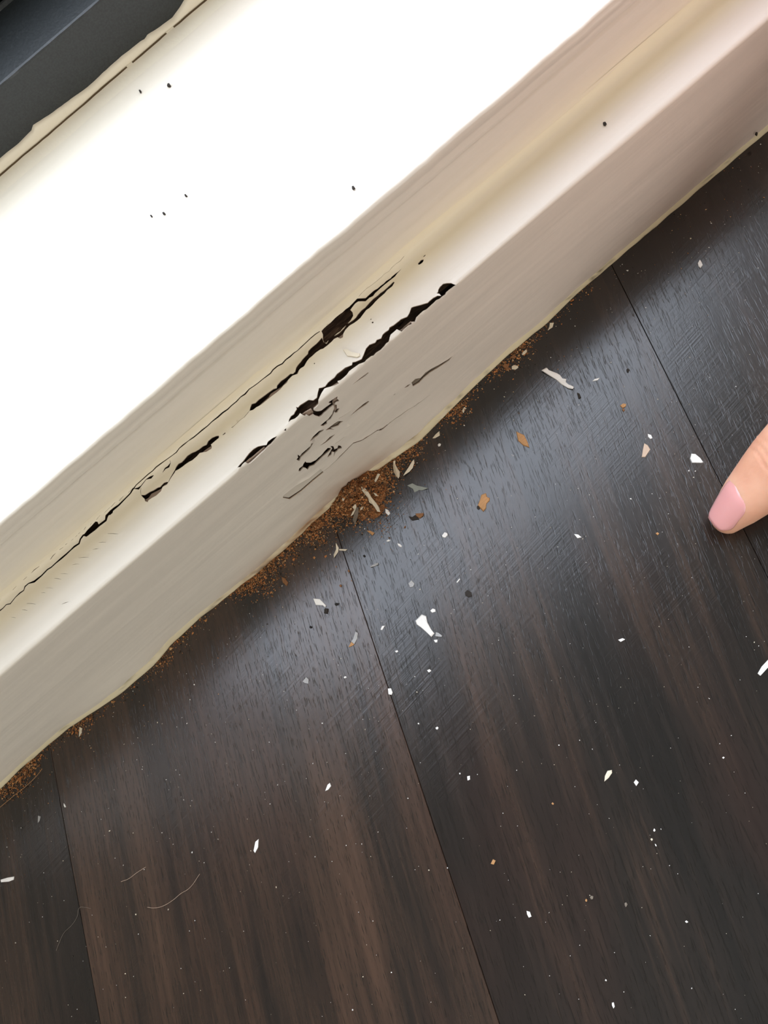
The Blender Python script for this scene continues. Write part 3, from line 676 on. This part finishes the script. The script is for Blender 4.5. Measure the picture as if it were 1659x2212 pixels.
LIST = [
 (PC,'E',[(455,940),(490,955),(525,995),(550,1040),(570,1065),(600,1100),(625,1140),(640,1185),(610,1180),(585,1140),(560,1110),(530,1090),(520,1050),(490,1015),(460,975)],'cream','long cream paint sliver with ragged edge lying across the rusty frass heap',.0004,.0012,.0016),
 (PC,'E',[(745,690),(765,680),(762,715),(785,760),(805,785),(805,830),(795,855),(770,830),(745,780),(740,730)],'cream','curved cream paint sliver at the right end of the frass heap, left of a pair',.0004,.001,.0004),
 (PC,'E',[(940,672),(943,700),(925,750),(895,785),(840,830),(855,795),(890,740),(920,690)],'cream','curved cream paint sliver leaning right, right one of the pair beside the frass heap',.0004,.001,.0004),
 (PC,'E',[(605,812),(627,818),(600,870),(580,897),(572,880)],'cream','small oblong cream paint chip on the upper right slope of the frass heap',.0003,0,.0012),
 (PC,'E',[(1255,205),(1245,240),(1210,285),(1150,310),(1160,265),(1210,240)],'cream','cream paint peel stuck against the caulk bead at the foot of the board',.0004,.0004,.0014),
 (PC,'E',[(1175,400),(1180,440),(1135,465),(1110,467),(1140,430)],'cream','triangular cream paint chip in the dark strip below the caulk bead',.0003,0,0),
 (PC,'E',[(872,915),(920,892),(960,912),(1075,940),(1010,960),(985,955),(940,978),(925,945)],'sage','grey green pointed paint flake on the floor right of the frass heap',.0003,.0006,0),
 (WC,'E',[(1535,1105),(1560,1040),(1570,1000),(1615,985),(1625,1020),(1650,1030),(1650,1055),(1620,1085),(1615,1130),(1590,1160),(1560,1130)],'tan','large notched tan wood chip lying alone in the floor sheen',.0007,.0003,0),
 (CR,'E',[(1528,1110),(1548,1098),(1560,1128),(1545,1142),(1530,1132)],'dark','dark crumb touching the lower left corner of the notched tan wood chip',.0006,0,0),
 (WC,'E',[(950,1180),(1030,1175),(1025,1200),(990,1225),(960,1205)],'brown','curled brown wood shaving next to a dark splinter in the floor sheen',.0006,.0006,0),
 (WC,'E',[(885,1205),(920,1210),(950,1190),(985,1230),(920,1245)],'dark','dark splinter left of the curled brown wood shaving',.0005,.0003,0),
 (PC,'E',[(665,1130),(695,1145),(712,1175),(695,1195),(668,1170)],'white','white oval paint chip just off the lower end of the long cream sliver',.0003,0,0),
 (PC,'E',[(400,1095),(405,1125),(375,1195),(352,1215),(365,1175),(385,1150),(365,1125)],'cream','narrow cream paint chip on the lower slope of the frass heap beside a taupe splinter',.0003,.0004,.001),
 (WC,'E',[(395,1125),(425,1120),(415,1200),(388,1295),(365,1245)],'taupe','long taupe splinter hanging off the lower edge of the frass heap',.0005,.0005,.0008),
 (PC,'E',[(205,1455),(228,1500),(220,1540),(185,1600),(180,1570),(205,1510)],'cream','leaf shaped cream paint sliver at the top end of the plank seam',.0003,.0008,0),
 (PC,'E',[(230,1512),(310,1515),(290,1530),(232,1525)],'cream','thin cream paint sliver touching the leaf shaped one at the top of the plank seam',.0003,.0004,0),
 (PC,'E',[(562,990),(590,1000),(607,1025),(580,1020)],'cream','small pointed cream chip just right of the long sliver on the frass',.0003,0,.0006),
 (PC,'E',[(470,1115),(455,1145),(437,1155),(445,1130)],'cream','tiny curved cream chip between the taupe splinter and the long cream sliver',.0003,0,.0008),
 (PC,'E',[(285,1040),(300,1055),(290,1078),(275,1062)],'cream','tiny oval cream chip in the middle of the rusty frass heap',.0003,0,.0012),
 (WC,'E',[(490,1340),(530,1340),(565,1360),(545,1385),(515,1360)],'tan','bent tan wood shaving on the floor below the frass heap',.0006,.0005,0),
 (PC,'E',[(1200,1385),(1225,1352),(1250,1360),(1255,1380),(1230,1405),(1205,1400)],'white','rounded white paint chip in the floor sheen below the notched tan wood chip',.0005,0,0),
 (PC,'E',[(675,1435),(695,1422),(715,1432),(690,1442)],'white','small flat white fleck below the bent tan wood shaving',.0003,0,0),
 (PC,'E',[(778,1458),(800,1462),(822,1482),(815,1496),(790,1482)],'white','small double white fleck in the floor sheen left of the rounded white chip',.0003,0,0),
 (PC,'E',[(1395,225),(1390,205),(1410,172),(1432,185),(1415,195),(1405,228)],'cream','small hooked cream chip in the dark strip above the triangular one',.0003,0,0),
 (PC,'E',[(1160,530),(1172,515),(1190,520),(1185,538),(1168,545)],'white','small round white chip in the dark strip below the triangular one',.0004,0,0),
 (WC,'F',[(650,900),(680,910),(710,955),(700,990),(660,955)],'brown','brown wood flake in the dark strip at the lower left end of the frass',.0006,.0003,0),
 (PC,'F',[(948,1105),(1010,1110),(1070,1170),(1065,1190),(1040,1170),(970,1165)],'white','white kite shaped paint chip left of the plank seam in the sheen',.0004,.0005,0),
 (CR,'F',[(1060,1195),(1090,1200),(1080,1250),(1050,1245)],'dark','dark brown crumb touching the tail of the white kite shaped chip',.0010,0,0),
 (PC,'F',[(1485,805),(1520,780),(1560,768),(1565,785),(1530,800),(1490,812)],'grey','grey curled paint flake right of the plank seam near its top',.0004,.0006,0),
 (CR,'F',[(1148,1155),(1170,1145),(1192,1150),(1180,1168),(1155,1170)],'black','black oblong crumb between the white kite shaped chip and the plank seam',.0008,0,0),
 (CR,'F',[(1418,702),(1430,692),(1440,702),(1434,715),(1422,714)],'black','black round crumb right of the plank seam below the leaf shaped sliver',.0008,0,0),
 (CR,'F',[(912,1370),(925,1362),(938,1372),(930,1386),(916,1385)],'black','black round crumb below the white kite shaped chip',.0008,0,0),
 (CR,'F',[(1272,840),(1284,832),(1292,845),(1284,857),(1274,852)],'brown','brown crumb lodged on the plank seam',.0006,0,0),
 (CR,'F',[(1195,978),(1208,972),(1217,985),(1208,998),(1196,992)],'brown','brown crumb left of the plank seam above the white kite shaped chip level',.0007,0,0),
 (PC,'G',[(740,1145),(785,1118),(800,1135),(890,1165),(915,1180),(940,1215),(975,1220),(970,1250),(1005,1280),(1045,1300),(1035,1318),(995,1310),(930,1270),(880,1225),(800,1180)],'white','long white ragged paint chip at the upper edge of the floor sheen',.0004,.001,0),
 (PC,'G',[(820,690),(858,690),(845,730),(800,765),(815,725)],'cream','small bent cream chip against the caulk bead in the upper right dark strip',.0003,.0005,0),
 (PC,'G',[(1220,1240),(1240,1220),(1290,1207),(1270,1230)],'white','thin white fleck right of the long white ragged chip',.0003,0,0),
 (CR,'G',[(1075,1350),(1100,1360),(1115,1395),(1090,1405)],'dark','dark crumb at the lower tip of the long white ragged chip',.0009,0,0),
 (WC,'G',[(1480,1470),(1510,1450),(1540,1455),(1535,1480),(1505,1495)],'tan','small tan wood chip in the sheen above the beige flake',.0006,0,0),
 (CR,'G',[(1498,1505),(1515,1500),(1528,1512),(1512,1528)],'brown','small brown crumb just below the small tan wood chip',.0006,0,0),
 (PC,'G',[(460,1100),(480,1088),(520,1095),(522,1110),(495,1130),(460,1125)],'cream','square cream chip beside a brown wood flake in the upper dark strip',.0004,0,0),
 (WC,'G',[(370,1100),(395,1070),(430,1085),(430,1110),(448,1135),(415,1130)],'brown','brown wood flake left of the square cream chip in the dark strip',.0006,.0004,0),
 (PC,'G',[(555,990),(565,965),(600,938),(605,965),(575,992)],'cream','pointed cream chip in the dark strip above the square cream chip',.0004,0,0),
 (WC,'G',[(445,1020),(480,985),(495,1015),(490,1030)],'brown','small triangular brown wood flake close to the caulk bead',.0005,0,0),
 (CR,'G',[(1540,1130),(1555,1118),(1572,1135),(1560,1160),(1545,1152)],'dark','faint dark crumb in the sheen right of the thin white fleck',.0005,0,0),
 (PC,'H',[(1110,430),(1125,405),(1140,425),(1148,445),(1130,472),(1115,455)],'white','white paint chip alone near the right end of the dark strip',.0004,.0003,0),
 (PC,'H',[(1060,1915),(1090,1918),(1130,1950),(1155,1985),(1140,1990),(1065,1988),(1050,1955)],'white','white wedge shaped paint chip touching the plank seam near the fingertip',.0004,0,0),
 (PC,'H',[(692,1835),(720,1850),(740,1885),(700,1945),(672,1945),(680,1890)],'beige','beige pink flake with white edge left of the white wedge chip',.0004,.0002,0),
 (PC,'H',[(720,1762),(745,1770),(757,1795),(740,1802),(722,1785)],'white','small white chip just above the beige pink flake',.0003,0,0),
 (WC,'L',[(570,385),(605,400),(620,430),(628,455),(600,445),(578,425)],'tan','pointed tan wood chip in the sheen below the long white ragged chip',.0006,.0003,0),
 (PC,'P',[(1672,1412),(1659,1425),(1645,1440),(1636,1455),(1642,1460),(1659,1442),(1676,1428)],'white','white paint strip at the right edge of the picture below the finger',.0004,.0004,0),
 (PC,'I',[(1125,822),(1160,835),(1168,880),(1200,940),(1224,970),(1200,998),(1160,960),(1120,925),(1085,900),(1075,872)],'white','largest white boot shaped paint chip in the middle of the floor',.0005,.0004,0),
 (PC,'I',[(1235,960),(1255,965),(1285,988),(1280,998),(1230,992)],'grey','small grey flake at the narrow end of the boot shaped chip',.0003,.0002,0),
 (PC,'I',[(1218,1020),(1248,1018),(1245,1040),(1228,1040)],'white','small white chip below the narrow end of the boot shaped chip',.0003,0,0),
 (PC,'I',[(1190,792),(1210,775),(1230,782),(1232,800),(1205,808)],'white','small white chip at the upper right of the boot shaped chip',.0003,0,0),
 (PC,'I',[(1020,580),(1045,555),(1068,580),(1060,605),(1035,612)],'grey','grey blue flake in the sheen above the boot shaped chip',.0003,.0002,0),
 (PC,'I',[(575,1035),(590,1010),(610,955),(628,965),(622,1010),(600,1055)],'grey','long grey paint flake left of the plank seam with tan wood at its lower tip',.0003,.0004,0),
 (WC,'I',[(553,1078),(575,1035),(600,1055),(580,1068)],'tan','tan wood tip under the lower end of the long grey flake',.0005,0,0),
 (PC,'I',[(802,940),(815,912),(838,908),(815,945)],'white','small slanted white chip between the plank seam and the boot shaped chip',.0003,0,0),
 (PC,'I',[(860,1400),(885,1398),(898,1430),(890,1450),(865,1445)],'white','white oval chip lying on the plank seam in the middle of the floor',.0004,0,0),
 (PC,'I',[(195,1345),(225,1310),(245,1330),(240,1362),(215,1358)],'grey','pale grey flake near the lower left end of the sheen',.0003,.0003,0),
 (PC,'I',[(915,1108),(935,1100),(942,1112),(925,1120)],'white','tiny white chip right of the plank seam below the slanted white chip',.0003,0,0),
 (PC,'I',[(1165,1258),(1185,1248),(1200,1262),(1180,1275)],'white','small white chip a hand width below the boot shaped chip',.0003,0,0),
 (PC,'I',[(1395,570),(1420,540),(1424,548),(1402,575)],'white','thin white sliver above a dark smudge right of the grey blue flake',.0003,0,0),
 (CR,'I',[(1460,650),(1480,630),(1512,648),(1518,680),(1490,690),(1465,675)],'dark','dark flat crumb in the sheen below the thin white sliver',.0005,0,0),
 (PC,'I',[(1478,2085),(1500,2080),(1502,2110),(1482,2118)],'white','small square white chip on the dark plank right of the lower seam',.0003,0,0),
 (PC,'I',[(372,2200),(390,2150),(408,2135),(418,2160),(395,2190)],'white','white teardrop chip left of the lower plank seam',.0004,.0002,0),
 (PC,'I',[(1232,1708),(1245,1696),(1256,1706),(1248,1720),(1236,1718)],'white','small round white chip right of the seam above the square white chip',.0003,0,0),
 (PC,'I',[(515,1310),(530,1303),(540,1312),(522,1322)],'white','tiny white chip left of the oval chip on the seam',.0003,0,0),
 (PC,'J',[(5,1085),(60,1068),(112,1060),(108,1085),(70,1100),(8,1105)],'white','oblong white chip at the left edge of the picture on the brown plank',.0004,0,0),
 (PC,'J',[(300,585),(318,592),(310,625),(298,640)],'grey','narrow pale grey flake in the lower left dark corner of the floor',.0003,0,0),
 (PC,'J',[(500,488),(510,500),(517,518),(508,520),(500,505)],'white','tiny curved white sliver in the lower left dark strip',.0003,0,0),
 (PC,'P',[(548,1838),(552,1818),(559,1812),(558,1830),(551,1843)],'white','upright white sliver on the brown plank near the bottom left',.0003,0,0),
 (PC,'P',[(172,1570),(178,1573),(177,1583),(171,1592)],'cream','small cream chip beside the caulk bead in the lower left dark strip',.0003,0,0),
 (PC,'K',[(380,320),(385,275),(405,235),(440,228),(442,250),(415,290)],'cream','cream leaf shaped chip on the dark plank at lower right',.0004,.0002,0),
 (PC,'K',[(610,325),(628,302),(650,325),(630,355)],'white','white diamond shaped chip right of the cream leaf shaped chip',.0004,0,0),
 (PC,'K',[(440,2045),(455,2042),(462,2075),(452,2090),(440,2065)],'white','white oval chip near the bottom edge of the picture',.0003,0,0),
 (PC,'K',[(762,700),(770,684),(780,696),(776,708),(766,708)],'white','small white chip topmost of three in a row at lower right',.0003,0,0),
 (PC,'K',[(740,768),(752,760),(760,772),(750,782)],'cream','small cream fleck in the middle of three in a row at lower right',.0003,0,0),
 (PC,'K',[(774,804),(784,808),(790,824),(780,822)],'white','small white fleck lowest of three in a row at lower right',.0003,0,0),
 (PC,'K',[(1300,133),(1310,124),(1320,130),(1310,142)],'white','small white fleck on the dark plank near the right edge',.0003,0,0),
 (PC,'K',[(1010,1412),(1022,1402),(1036,1415),(1022,1422)],'white','small white fleck near the bottom right corner',.0003,0,0),
 (CR,'K',[(230,1245),(238,1233),(248,1240),(246,1254),(236,1256)],'tan','yellowish crumb next to a speckled crumb on the lower dark plank',.0006,0,0),
 (CR,'K',[(268,1222),(280,1208),(296,1215),(292,1235),(276,1238)],'taupe','speckled crumb right of the yellowish crumb',.0006,0,0),
 (CR,'K',[(538,1268),(552,1260),(562,1275),(552,1296),(540,1288)],'taupe','speckled crumb alone right of the yellowish crumb pair',.0006,0,0),
 (PC,'M',[(615,1135),(630,1140),(637,1160),(625,1165),(617,1150)],'white','bright white oval chip alone on the lower dark plank',.0004,0,0),
 (PC,'L',[(820,828),(838,830),(853,842),(835,846)],'white','small white chip left of the fingertip',.0003,0,0),
 (PC,'L',[(1010,1285),(1030,1278),(1042,1283),(1022,1294)],'white','small white chip well below the fingertip on the dark plank',.0003,0,0),
 (CR,'L',[(1172,826),(1180,820),(1188,826),(1182,834)],'tan','tiny yellowish crumb left of and below the fingertip',.0005,0,0),
 (CR,'M',[(722,672),(728,666),(734,672),(730,678)],'tan','tiny yellowish crumb left of the cream leaf shaped chip',.0005,0,0),
 (CR,'M',[(460,932),(470,912),(482,918),(474,936)],'tan','yellowish crumb right of the lower plank seam',.0005,0,0),
]
for r in LIST:
    nm, k, P, m, lab, th, cu, lf = r
    cat = {'paint_chip': 'paint chip', 'wood_chip': 'wood chip', 'crumb': 'crumb'}[nm]
    chip(nm, k, P, m, lab, cat, th, cu, None, None, lf)
# loose chips and grit lying on the sill and the ledge
chip(PC, 'A', [(440,940),(480,935),(520,965),(600,980),(602,1000),(575,1015),(520,1005),(480,1000)], 'cream', 'flat cream paint flake lifted on the ledge between the two long splits', 'paint chip', .0003, 0, Z_LEDGE+.0004)
def grit(x, y, r, z, label):
    P = [(x+r*random.uniform(.6, 1.2)*math.cos(a), y+r*random.uniform(.6, 1.2)*math.sin(a)) for a in (.2, 1.3, 2.5, 3.7, 5.1)]
    chip('grit', 'P', P, 'dark', label, 'grit', .0007, 0, z)
zs = Z_SILL+.0001
grit(366,186,5,zs,'dark grit speck on the white sill, topmost one below the window rail')
grit(304,199,3.2,zs,'small dark grit speck on the white sill left of the topmost one')
grit(402,424,3,zs,'dark grit speck in the middle of the white sill')
grit(355,463,3.6,zs,'dark grit speck on the white sill, right one of a close pair')
grit(328,468,2.4,zs,'tiny dark grit speck on the white sill, left one of a close pair')
grit(763,407,4,zs,'dark grit speck on the white sill near its front edge')
grit(1306,269,4,Z_LEDGE+.0003,'dark grit speck on the right end of the ledge')
grit(1634,290,4,.006,'dark grit speck on the caulk bead at the right edge')
# hairs
def hair(k, pts, m, label, r=.00007, z=.0003):
    P = [on_z(*p, z) for p in px(k, pts)]; cu = bpy.data.curves.new('hair', 'CURVE'); cu.dimensions = '3D'; cu.bevel_depth = r; cu.bevel_resolution = 1; cu.resolution_u = 6
    sp = cu.splines.new('BEZIER'); sp.bezier_points.add(len(P)-1)
    c = np.mean(P, axis=0)
    for q, b in zip(P, sp.bezier_points): b.co = q-c+np.array([0, 0, random.uniform(0, .0002)]); b.handle_left_type = b.handle_right_type = 'AUTO'
    cu.materials.append(CHIP[m]); o = bpy.data.objects.new('hair', cu)
    dg = None
    COL.objects.link(o); bpy.context.view_layer.update()
    me = bpy.data.meshes.new_from_object(o.evaluated_get(bpy.context.evaluated_depsgraph_get())); bpy.data.objects.remove(o)
    o = link('hair', me); o.location = c; tag(o, label, 'hair'); return o
hair('J', [(710,1310),(660,1300),(620,1305),(605,1370),(560,1440),(500,1500),(462,1580),(440,1640)], 'taupe', 'thin pale hair with a hooked top on the brown plank', .00005)
hair('J', [(1150,1300),(1200,1305),(1260,1295),(1350,1245),(1410,1195),(1480,1150),(1560,1040)], 'beige', 'long curved pale hair on the brown plank', .00005)
hair('J', [(945,1100),(1000,1080),(1070,1030),(1140,985)], 'beige', 'short pale hair above the long curved one', .00005)
hair('J', [(0,520),(120,420),(220,340),(290,270),(330,220)], 'tan', 'straw coloured fibre along the caulk bead in the lower left corner', .00009, .001)

# ------------------------------------------------------------------ hand with a pointing finger
M_SKIN = mat('skin', lin(226,172,142), .45, 1.4); t = NT(M_SKIN)
t.b.inputs['Subsurface Weight'].default_value = .25; t.b.inputs['Subsurface Radius'].default_value = (.006, .002, .001); t.b.inputs['Subsurface Scale'].default_value = .5
n_ = t.noise(t.coord('Object', (70, 70, 70)), 1, 3)
t.color(t.ramp(n_, [(.3, lin(220,160,130)), (.7, lin(236,184,154))]))
cr_ = t.noise(t.coord('Object', (420, 420, 420)), 1, 3); t.normal(t.bump(cr_, .0003, .35))
M_NAIL = mat('nail', lin(236,168,164), .2, 1.55)
t = NT(M_NAIL); t.b.inputs['Subsurface Weight'].default_value = .2; t.b.inputs['Subsurface Radius'].default_value = (.004, .0015, .001); t.b.inputs['Subsurface Scale'].default_value = .4
t.normal(t.bump(t.noise(t.coord('Object', (60, 900, 60)), 1, 2), .0001, .3))
tip = on_z(1572, 1116, .0095); edge = on_z(1659, 1030, .021)
d = edge-tip; d /= np.linalg.norm(d)
side = np.cross([0, 0, 1], d); side /= np.linalg.norm(side); upv = np.cross(d, side)
hand = root('hand', tuple(tip), 'hand reaching in from the right with one finger pointing at the floor', 'hand')
roll = math.radians(-26); s2 = side*math.cos(roll)+upv*math.sin(roll); u2 = upv*math.cos(roll)-side*math.sin(roll); side, upv = s2, u2
def W3(a, b, c): return d*a+side*b+upv*c           # hand space (root at the fingertip): along the finger, to its left, up
hv = []; hf = []
def tube(path, rw, rh, seg=20, cap=5):
    path = [np.array(p, float) for p in path]; n = len(path); b0 = len(hv)
    rings = []
    # rounded start and end caps
    T0 = path[0]-path[1]; T0 /= np.linalg.norm(T0); T1 = path[-1]-path[-2]; T1 /= np.linalg.norm(T1)
    for k in range(cap, 0, -1):
        a = k/cap*math.pi/2*.96; rings.append((path[0]+T0*rw[0]*.95*math.sin(a), rw[0]*math.cos(a), rh[0]*math.cos(a), -T0))
    for i in range(n):
        tt = path[min(i+1, n-1)]-path[max(i-1, 0)]; rings.append((path[i], rw[i], rh[i], tt/np.linalg.norm(tt)))
    for k in range(1, cap+1):
        a = k/cap*math.pi/2*.96; rings.append((path[-1]+T1*rw[-1]*.95*math.sin(a), rw[-1]*math.cos(a), rh[-1]*math.cos(a), T1))
    ref = np.array([0, 1., 0])
    for c, w, h, tt in rings:
        sd = ref-tt*(ref@tt); sd /= np.linalg.norm(sd); up = np.cross(tt, sd)
        for j in range(seg):
            a = 2*math.pi*j/seg; hv.append(c+sd*w*math.cos(a)+up*h*math.sin(a))
    m = len(rings)
    for i in range(m-1):
        for j in range(seg): hf.append((b0+i*seg+j, b0+i*seg+(j+1) % seg, b0+(i+1)*seg+(j+1) % seg, b0+(i+1)*seg+j))
    hf.append(tuple(b0+j for j in range(seg))[::-1]); hf.append(tuple(b0+(m-1)*seg+j for j in range(seg)))
mm = .001
# pointing finger: local x along the finger
tube([(0,0,0),(4*mm,0,.3*mm),(9*mm,0,.6*mm),(15*mm,0,.6*mm),(22*mm,0,1*mm),(28*mm,0,1.6*mm),(36*mm,0,3*mm),(46*mm,0,5*mm),(54*mm,0,6*mm),(66*mm,0,5*mm),(80*mm,0,4*mm),(96*mm,0,2*mm)],
     [6.8*mm,8.3*mm,9.6*mm,10.7*mm,11.7*mm,12.3*mm,12*mm,11.8*mm,12*mm,11.6*mm,11.8*mm,13*mm], [5.6*mm,6.6*mm,7.6*mm,8.4*mm,9.2*mm,9.8*mm,9.6*mm,9.8*mm,10.4*mm,10.2*mm,11*mm,12*mm], 28, 7)
# palm (loft of wide sections), wrist and forearm
tube([(92*mm,-26*mm,-2*mm),(104*mm,-29*mm,-3*mm),(125*mm,-30*mm,-4*mm),(148*mm,-29*mm,-4*mm),(166*mm,-27*mm,-2*mm),(185*mm,-26*mm,2*mm),(215*mm,-26*mm,10*mm),(260*mm,-26*mm,24*mm),(330*mm,-27*mm,48*mm),(410*mm,-28*mm,76*mm),(450*mm,-28*mm,90*mm)],
     [36*mm,41*mm,42*mm,38*mm,31*mm,27*mm,29*mm,34*mm,40*mm,44*mm,43*mm], [11*mm,14*mm,16*mm,17*mm,18*mm,18*mm,21*mm,26*mm,33*mm,38*mm,38*mm], 32, 6)
# three curled fingers
for k, (yo, L) in enumerate(((-22*mm, 1.0), (-42*mm, .94), (-60*mm, .78))):
    r = (9.4, 9.0, 7.8)[k]*mm
    tube([(100*mm,yo,-2*mm),(84*mm,yo,0),(84*mm-26*mm*L,yo,-1*mm),(56*mm+6*mm*k,yo,-9*mm),(58*mm+6*mm*k,yo,-22*mm*L),(70*mm+6*mm*k,yo+1*mm,-30*mm*L),(84*mm+4*mm*k,yo+1*mm,-29*mm*L),(92*mm+4*mm*k,yo+1*mm,-25*mm*L)],
         [r*1.15,r*1.08,r*1.02,r*1.02,r*.96,r*.92,r*.85,r*.72], [r*1.1,r*1.02,r*.98,r*.98,r*.92,r*.88,r*.8,r*.66], 18, 5)
# thumb leaving the side of the palm
tube([(150*mm,-2*mm,-6*mm),(130*mm,12*mm,-12*mm),(108*mm,20*mm,-19*mm),(92*mm,17*mm,-25*mm),(78*mm,10*mm,-28*mm),(70*mm,6*mm,-28*mm)],
     [15*mm,13*mm,11*mm,11*mm,9.6*mm,7.6*mm], [15*mm,13*mm,10.5*mm,10*mm,8*mm,6*mm], 20, 5)
hvw = [W3(*p) for p in hv]
me = bpy.data.meshes.new('skin_body'); me.from_pydata([tuple(p) for p in hvw], [], hf); body = link('skin_body', me, None)
rm = body.modifiers.new('r', 'REMESH'); rm.mode = 'VOXEL'; rm.voxel_size = .0011; rm.use_smooth_shade = True
sm = body.modifiers.new('s', 'SMOOTH'); sm.factor = .6; sm.iterations = 9
bpy.context.view_layer.update(); me2 = bpy.data.meshes.new_from_object(body.evaluated_get(bpy.context.evaluated_depsgraph_get()))
bpy.data.objects.remove(body); me2.materials.clear(); me2.materials.append(M_SKIN)
co = np.empty(len(me2.vertices)*3); me2.vertices.foreach_get('co', co); co = co.reshape(-1, 3)
loc = np.c_[co @ d, co @ side, co @ upv]
# creases over the end joint and the middle joint
top = np.clip(loc[:, 2]/.008, 0, 1)
for cx_, dp in ((25.5, .00035), (28, .0003), (30.5, .00025), (52, .0004), (56, .0004)):
    co -= (np.exp(-((loc[:, 0]-cx_*mm-.0006*np.sin(loc[:, 1]*500))/.0006)**2)*dp*top*(np.abs(loc[:, 1]) < .012))[:, None]*upv
me2.vertices.foreach_set('co', co.ravel()); me2.polygons.foreach_set('use_smooth', np.ones(len(me2.polygons), bool)); me2.update()
sk = link('skin', me2, hand)
# nail plate: wraps over the top of the fingertip
nvv = []; nff = []; NU, NVn = 14, 13
for i in range(NU+1):
    u = i/NU; xl = (-4.4+u*16.6)*mm
    wid = (5.8+1.0*u)*mm*math.sqrt(max(0, 1-((0.30-u)/.36)**2) if u < .30 else 1)*(1 if u < .72 else math.sqrt(max(.0, 1-((u-.72)/.38)**2)))
    for j in range(NVn+1):
        w_ = (j/NVn*2-1); yl = w_*max(wid, .3*mm); xk = xl+u*1.7*mm*w_
        hw = float(np.interp(xk, [-4*mm, 0, 4*mm, 9*mm, 15*mm], [6.2*mm, 7.0*mm, 8.3*mm, 9.6*mm, 10.6*mm])); hh = hw*.86
        crown = float(np.interp(xk, [-5*mm, -2.5*mm, 0, 4*mm, 9*mm, 15*mm], [4.3*mm, 5.2*mm, 5.9*mm, 6.95*mm, 8.15*mm, 8.75*mm]))
        nvv.append((xk, yl, crown+.28*mm-.22*mm*max(0, u-.8)/.2+hh*(math.sqrt(max(0, 1-(yl/hw)**2))-1)))
nn_ = NVn+1; nb_ = len(nvv)
nvv += [(a, b, c-.5*mm) for a, b, c in nvv]
for i in range(NU):
    for j in range(NVn):
        a = i*nn_+j; nff.append((a, a+nn_, a+nn_+1, a+1)); nff.append((nb_+a, nb_+a+1, nb_+a+nn_+1, nb_+a+nn_))
for j in range(NVn): nff.append((j, j+1, nb_+j+1, nb_+j)); a = NU*nn_+j; nff.append((a+1, a, nb_+a, nb_+a+1))
for i in range(NU): a = i*nn_; nff.append((a+nn_, a, nb_+a, nb_+a+nn_)); a = i*nn_+NVn; nff.append((a, a+nn_, nb_+a+nn_, nb_+a))
nail = mesh('fingernail', [W3(*p) for p in nvv], nff, M_NAIL, hand, True); tag(nail, 'glossy pink fingernail')
